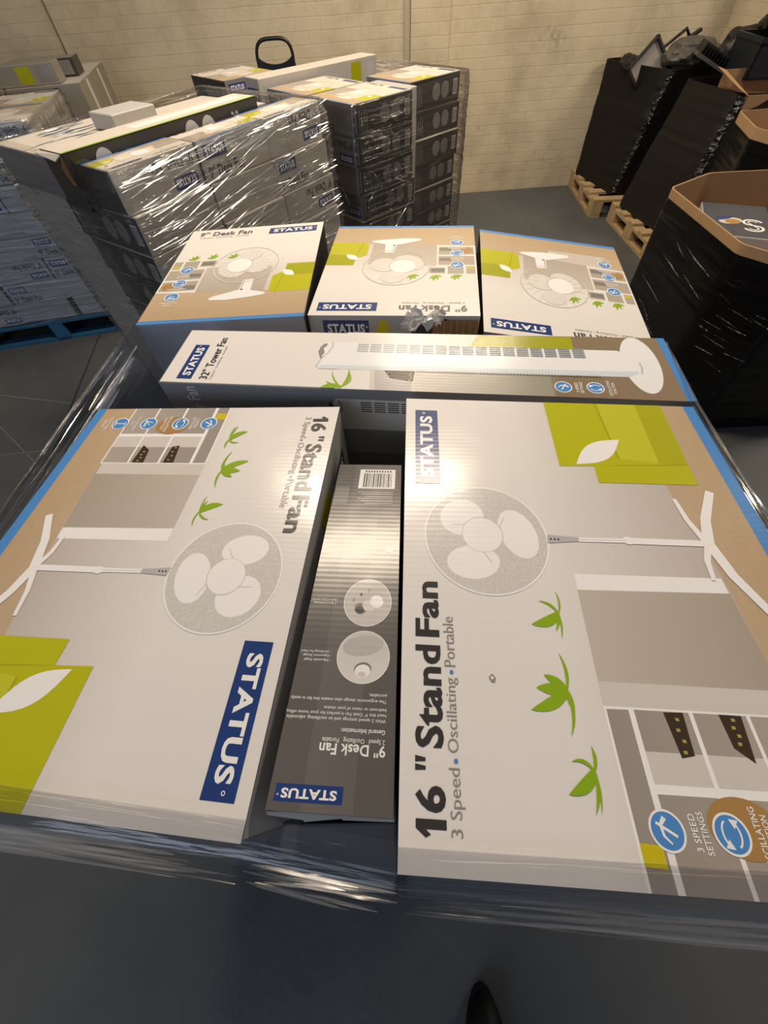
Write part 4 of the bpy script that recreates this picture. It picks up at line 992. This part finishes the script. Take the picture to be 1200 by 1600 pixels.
# goods in the nearest cardboard bin
DG = mat('dark_goods_print', (.075, .080, .095), .35, .5, var=.3, vscale=5)
def goods(x, y, z, rz, w, d, h, label, swirl):
    r = empty('goods_carton', (x, y, z), rz, label, 'carton', 'printed cartons inside the nearest cardboard bin')
    mb = MB(); mb.box(-w / 2, -d / 2, 0, w / 2, d / 2, h, SIDE_W, DG); mb.build('carton_body', r, bevel=.003, seg=1)
    F = Face([(-w / 2, -d / 2, h), (w / 2, -d / 2, h), (w / 2, d / 2, h), (-w / 2, d / 2, h)], w, d)
    if swirl:
        a = Art(F)
        cu, cv = w * .72, d * .36
        for k, (r_, wd) in enumerate(((.036, .013), (.018, .007))):
            up = [(cu + r_ * math.cos(t) * 1.1, cv + .034 + r_ * math.sin(t)) for t in [.25 + i * .31 for i in range(13)]]
            dn = [(cu - (x - cu), cv - (y - cv)) for x, y in up][::-1]
            a.stroke(up + dn, wd, I['bright'])
        a.build('swirl_logo', r, 'white swirl logo')
        a = Art(F); a.ell(w * .40, d * .45, .055, .038, I['light'], .5); a.ell(w * .43, d * .43, .035, .030, I['orange'], .3); a.ell(w * .30, d * .52, .05, .02, I['navy'], .6); a.build('printed_picture', r)
    return r
goods(1.88, 2.22, .605, -.45, .30, .42, .135, 'dark printed carton with white swirl logo inside the nearest cardboard bin', True)
goods(2.22, 2.03, .605, -.30, .26, .44, .115, 'grey carton beside the swirl-logo carton inside the cardboard bin', False)
# scrap on the two black bins
GB = mat('scrap_black', (.009, .009, .0095), .45, .35); GG = mat('scrap_grey', (.085, .078, .066), .5, .4, var=.3, vscale=30); GBL = mat('scrap_blue_black', (.010, .013, .018), .45, .35)
def thing(name, loc, rot, label, cat):
    o = empty(name, loc, 0, label, cat); o.rotation_euler = rot; return o
r = thing('framed_tray', (2.52, 4.84, .905), (.95, .0, -.35), 'square black-framed grey tray poking out of the bin nearest the wall', 'tray')
r.rotation_euler = (math.radians(70), math.radians(45), math.radians(-12))
mb = MB(); s = .135; t_ = .016
mb.box(-s, -s, -.02, s, -s + t_, .02, GB); mb.box(-s, s - t_, -.02, s, s, .02, GB); mb.box(-s, -s, -.02, -s + t_, s, .02, GB); mb.box(s - t_, -s, -.02, s, s, .02, GB); mb.build('frame', r)
mb = MB(); mb.box(-s + t_, -s + t_, -.012, s - t_, s - t_, -.006, mat('tray_grey', (.30, .27, .24), .35, .5, var=.15)); mb.build('tray_panel', r)
r = thing('metal_bracket', (2.72, 4.92, 1.01), (0, math.radians(-28), .1), 'black looped bracket lying on the scrap nearest the wall', 'bracket')
mb = MB(); mb.tube([(-.10, 0, 0), (-.08, 0, .05), (.09, 0, .06), (.11, 0, .0)], .012, GB); mb.build('loop', r); mb = MB(); mb.box(-.12, -.02, -.02, .20, .02, .0, GB); mb.build('bar', r, bevel=.004)
def crumple(name, loc, size, m, label, cat, seed, rot=0):
    bm = bmesh.new(); bmesh.ops.create_icosphere(bm, subdivisions=4, radius=1)
    for v in bm.verts:
        d = 1 + .30 * noise.noise(v.co * 1.3 + Vector((seed, 0, 0))) + .10 * noise.noise(v.co * 3.5 + Vector((0, seed, 0)))
        v.co = Vector((v.co.x * size[0] * d, v.co.y * size[1] * d, max(-.7, v.co.z) * size[2] * d))
    me = bpy.data.meshes.new(name); bm.to_mesh(me); bm.free(); me.materials.append(m)
    o = bpy.data.objects.new(name, me); COL.objects.link(o); o.location = loc; o.rotation_euler = (0, 0, rot)
    return tag(o, label, cat)
crumple('crumpled_sheet', (2.82, 4.82, .985), (.20, .16, .10), GG, 'crumpled grey mesh sheet heaped on the bin nearest the wall', 'scrap', 2.0)
crumple('plastic_bag', (3.02, 4.52, 1.02), (.16, .14, .12), GB, 'black plastic bag lying behind the finned tray', 'bag', 5.0)
crumple('plastic_bag', (2.42, 5.02, .93), (.07, .12, .05), GB, 'black plastic bag hanging over the outer edge of the bin nearest the wall', 'bag', 9.0)
crumple('black_sack', (3.10, 4.16, 1.215), (.21, .17, .125), GB, 'black sack on top of the blue-black crate', 'bag', 11.0)
r = thing('finned_tray', (2.86, 4.50, .965), (0, math.radians(22), math.radians(-20)), 'black finned plastic tray lying on the scrap between the two black bins', 'tray')
mb = MB(); mb.box(-.18, -.12, -.02, .18, .12, 0, GG); mb.build('tray_base', r)
for k in range(12):
    x = -.16 + k * .028; mb = MB(); mb.box(x, -.11, 0, x + .006, .11, .06, GB); mb.build('fin', r)
r = thing('plastic_crate', (3.12, 4.18, .93), (0, 0, math.radians(-8)), 'blue-black plastic crate standing on the second black bin', 'crate')
mb = MB(); w, d, h, tt = .26, .2, .20, .012
mb.box(-w, -d, 0, w, d, tt, GBL); mb.box(-w, -d, 0, w, -d + tt, h, GBL); mb.box(-w, d - tt, 0, w, d, h, GBL); mb.box(-w, -d, 0, -w + tt, d, h, GBL); mb.box(w - tt, -d, 0, w, d, h, GBL); mb.build('crate_body', r)
mb = MB(); mb.box(-w - .012, -d - .012, h - .025, w + .012, -d, h, GBL); mb.box(-w - .012, d, h - .025, w + .012, d + .012, h, GBL); mb.box(-w - .012, -d, h - .025, -w, d, h, GBL); mb.box(w, -d, h - .025, w + .012, d, h, GBL); mb.build('rim', r)
r = thing('cardboard_box', (2.98, 3.86, .80), (0, 0, math.radians(-3)), 'open brown cardboard box standing inside the second black bin', 'box')
mb = MB(); w, d, h = .30, .20, .185
for (x0, y0, x1, y1) in ((-w, -d, w, -d + .006), (-w, d - .006, w, d), (-w, -d, -w + .006, d), (w - .006, -d, w, d)): mb.box(x0, y0, 0, x1, y1, h if y0 > 0 else h * .62, CARD)
mb.box(-w, -d, 0, w, d, .006, CARD); mb.build('box_walls', r)
mb = MB(); mb.hexa([(-w, -d, h * .62), (-w + .006, -d, h * .62), (-w + .006, d, h), (-w, d, h)], [(-w - .07, -d + .02, h * .80), (-w - .065, -d + .02, h * .80), (-w - .065, d - .02, h * 1.1), (-w - .07, d - .02, h * 1.1)], CARD_E); mb.build('flap', r)
# dark shoe tip on the floor at the lower edge
r = thing('shoe', (.155, -.56, 0), (0, 0, math.radians(-6)), 'black shoe standing on the floor by the lower edge of the photo', 'shoe')
SH = mat('shoe_black', (.004, .004, .004), .6, .3)
mb = MB(); pts = []; n, mm_ = 18, 9
for i in range(n):
    y = .10 - .28 * i / (n - 1); k = i / (n - 1); wd = .048 * min(1, (max(0, k) * 5 + .02)) ** .5 * (1 - .15 * k); ht = .045 + .045 * k
    for j in range(mm_):
        t = math.pi * j / (mm_ - 1); pts.append((wd * math.cos(t), y, .018 + ht * math.sin(t) ** .7 * min(1, k * 6 + .25)))
mb.mesh(pts, [(i * mm_ + j, i * mm_ + j + 1, (i + 1) * mm_ + j + 1, (i + 1) * mm_ + j) for i in range(n - 1) for j in range(mm_ - 1)] + [tuple(range(mm_))[::-1], tuple((n - 1) * mm_ + j for j in range(mm_))], SH, True); mb.build('upper', r)
mb = MB(); ol = []
for i in range(28):
    t = 2 * math.pi * i / 28; ol.append((.052 * math.cos(t), -.04 + .148 * math.sin(t)))
mb.mesh([(x, y, 0) for x, y in ol] + [(x, y, .02) for x, y in ol], [(i, (i + 1) % 28, 28 + (i + 1) % 28, 28 + i) for i in range(28)] + [tuple(range(28))[::-1], tuple(range(28, 56))], SH); mb.build('sole', r)

# ------------------------------------------------------------------ the room
def wall_mat():
    m, t, n, b = nt('painted_brick'); b.inputs['Roughness'].default_value = .55; b.inputs['Specular IOR Level'].default_value = .3
    tc = node(t, 'ShaderNodeTexCoord'); mp = node(t, 'ShaderNodeMapping'); mp.inputs['Rotation'].default_value = (math.pi / 2, 0, 0); lk(t, tc.outputs['Object'], mp.inputs['Vector'])
    wb = node(t, 'ShaderNodeTexNoise'); wb.inputs['Scale'].default_value = 5; lk(t, mp.outputs['Vector'], wb.inputs['Vector'])
    ad = node(t, 'ShaderNodeVectorMath', operation='MULTIPLY_ADD'); lk(t, wb.outputs['Color'], ad.inputs[0]); ad.inputs[1].default_value = (.012, .012, 0); lk(t, mp.outputs['Vector'], ad.inputs[2])
    br = node(t, 'ShaderNodeTexBrick'); lk(t, ad.outputs[0], br.inputs['Vector'])
    br.inputs['Scale'].default_value = 1.0; br.inputs['Brick Width'].default_value = .225; br.inputs['Row Height'].default_value = .075; br.inputs['Mortar Size'].default_value = .005; br.inputs['Mortar Smooth'].default_value = .6
    br.inputs['Color1'].default_value = (1, 1, 1, 1); br.inputs['Color2'].default_value = (.97, .97, .97, 1); br.inputs['Mortar'].default_value = (.91, .90, .885, 1)
    nz = node(t, 'ShaderNodeTexNoise'); nz.inputs['Scale'].default_value = 2.2; nz.inputs['Detail'].default_value = 7; nz.inputs['Roughness'].default_value = .65; lk(t, tc.outputs['Object'], nz.inputs['Vector'])
    cr = node(t, 'ShaderNodeValToRGB'); cr.color_ramp.elements[0].position = .28; cr.color_ramp.elements[0].color = (.47, .395, .265, 1); cr.color_ramp.elements[1].position = .55; cr.color_ramp.elements[1].color = (.66, .565, .395, 1)
    lk(t, nz.outputs['Fac'], cr.inputs[0])
    mx = node(t, 'ShaderNodeMix', data_type='RGBA', blend_type='MULTIPLY'); mx.inputs['Factor'].default_value = .8; lk(t, cr.outputs[0], mx.inputs['A']); lk(t, br.outputs['Color'], mx.inputs['B']); lk(t, mx.outputs['Result'], b.inputs['Base Color'])
    col = mx.outputs['Result']
    for (px, pz, sx, sz, k) in ((1.80, 1.07, .15, .10, .45), (1.25, .52, .10, .03, .35), (1.95, .25, .16, .12, .3)):
        mpp = node(t, 'ShaderNodeMapping'); mpp.inputs['Location'].default_value = (-px / sx, 0, -pz / sz); mpp.inputs['Scale'].default_value = (1 / sx, 0, 1 / sz); lk(t, tc.outputs['Object'], mpp.inputs['Vector'])
        ln = node(t, 'ShaderNodeVectorMath', operation='LENGTH'); lk(t, mpp.outputs['Vector'], ln.inputs[0])
        m1 = node(t, 'ShaderNodeMapRange'); m1.inputs['From Min'].default_value = 1.0; m1.inputs['From Max'].default_value = .3; lk(t, ln.outputs['Value'], m1.inputs['Value'])
        ns = node(t, 'ShaderNodeTexNoise'); ns.inputs['Scale'].default_value = 22; lk(t, tc.outputs['Object'], ns.inputs['Vector'])
        m2 = node(t, 'ShaderNodeMapRange'); m2.inputs['From Min'].default_value = .45; m2.inputs['From Max'].default_value = .65; m2.inputs['To Max'].default_value = k; lk(t, ns.outputs['Fac'], m2.inputs['Value'])
        mm = node(t, 'ShaderNodeMath', operation='MULTIPLY'); lk(t, m1.outputs['Result'], mm.inputs[0]); lk(t, m2.outputs['Result'], mm.inputs[1])
        mz = node(t, 'ShaderNodeMix', data_type='RGBA'); lk(t, mm.outputs[0], mz.inputs['Factor']); lk(t, col, mz.inputs['A']); mz.inputs['B'].default_value = (.16, .13, .10, 1); col = mz.outputs['Result']
    lk(t, col, b.inputs['Base Color'])
    n2 = node(t, 'ShaderNodeTexNoise'); n2.inputs['Scale'].default_value = 40; lk(t, tc.outputs['Object'], n2.inputs['Vector'])
    b1 = node(t, 'ShaderNodeBump'); b1.inputs['Strength'].default_value = .25; b1.inputs['Distance'].default_value = .006; lk(t, n2.outputs['Fac'], b1.inputs['Height'])
    b2 = node(t, 'ShaderNodeBump', invert=True); b2.inputs['Strength'].default_value = .24; b2.inputs['Distance'].default_value = .005; lk(t, br.outputs['Fac'], b2.inputs['Height']); lk(t, b1.outputs['Normal'], b2.inputs['Normal']); lk(t, b2.outputs['Normal'], b.inputs['Normal'])
    return m
WALL = wall_mat()
def struct(name, mb, bevel=0): o = mb.build(name, bevel=bevel); o['kind'] = 'structure'; return o
mb = MB(); mb.box(-6, 5.32, 0, 6, 5.6, 3.9, WALL); struct('wall_back', mb)
mb = MB(); mb.box(-6.2, -4, 0, -6, 5.6, 3.9, WALL); struct('wall_left', mb)
mb = MB(); mb.box(6, -4, 0, 6.2, 5.6, 3.9, WALL); struct('wall_right', mb)
mb = MB(); mb.box(.535, 5.285, 0, .87, 5.33, 3.9, WALL); struct('trim_1', mb)
mb = MB(); mb.box(3.34, 4.92, 0, 4.2, 5.33, 3.9, WALL); struct('trim_2', mb)
mb = MB(); mb.box(.482, 5.300, 0, .530, 5.33, 3.9, mat('trunking_paint', (.47, .405, .30), .5, .3)); struct('trim_3', mb)
o = MB(); o.tube([(-2.43, 5.315, .9), (-2.43, 5.315, 3.9)], .005, mat('wire_grey', (.26, .22, .16), .5), 6); struct('trim_4', o)
def floor_mat():
    m, t, n, b = nt('grey_concrete'); b.inputs['Roughness'].default_value = .55; b.inputs['Specular IOR Level'].default_value = .35
    tc = node(t, 'ShaderNodeTexCoord'); nz = node(t, 'ShaderNodeTexNoise'); nz.inputs['Scale'].default_value = 1.6; nz.inputs['Detail'].default_value = 8; nz.inputs['Roughness'].default_value = .6; lk(t, tc.outputs['Object'], nz.inputs['Vector'])
    cr = node(t, 'ShaderNodeValToRGB'); cr.color_ramp.elements[0].position = .3; cr.color_ramp.elements[0].color = (.060, .066, .070, 1); cr.color_ramp.elements[1].position = .7; cr.color_ramp.elements[1].color = (.098, .100, .100, 1)
    lk(t, nz.outputs['Fac'], cr.inputs[0]); lk(t, cr.outputs[0], b.inputs['Base Color'])
    n2 = node(t, 'ShaderNodeTexNoise'); n2.inputs['Scale'].default_value = 30; lk(t, tc.outputs['Object'], n2.inputs['Vector'])
    bp = node(t, 'ShaderNodeBump'); bp.inputs['Strength'].default_value = .15; bp.inputs['Distance'].default_value = .01; lk(t, n2.outputs['Fac'], bp.inputs['Height']); lk(t, bp.outputs['Normal'], b.inputs['Normal'])
    return m
mb = MB(); mb.box(-6, -4, -.1, 6, 5.4, 0, floor_mat()); struct('floor', mb)
JT = mat('floor_joint', (.035, .035, .035), .8, .1); SCR = mat('floor_scratch', (.16, .16, .155), .7, .2)
mb = MB()
for (a_, b_, w, m) in (((-2.12, 3.35), (-1.80, .95), .012, JT), ((-2.75, 2.35), (-1.25, 1.95), .008, SCR), ((-2.6, 2.2), (-1.5, 1.2), .006, SCR), ((-2.45, 1.7), (-1.3, 1.75), .006, SCR)):
    d = (Vector(b_) - Vector(a_)).normalized(); nn = Vector((-d.y, d.x)) * w / 2; A_, B_ = Vector(a_), Vector(b_)
    mb.face([(*(A_ + nn), .0008), (*(A_ - nn), .0008), (*(B_ - nn), .0008), (*(B_ + nn), .0008)], m)
struct('trim_5', mb)
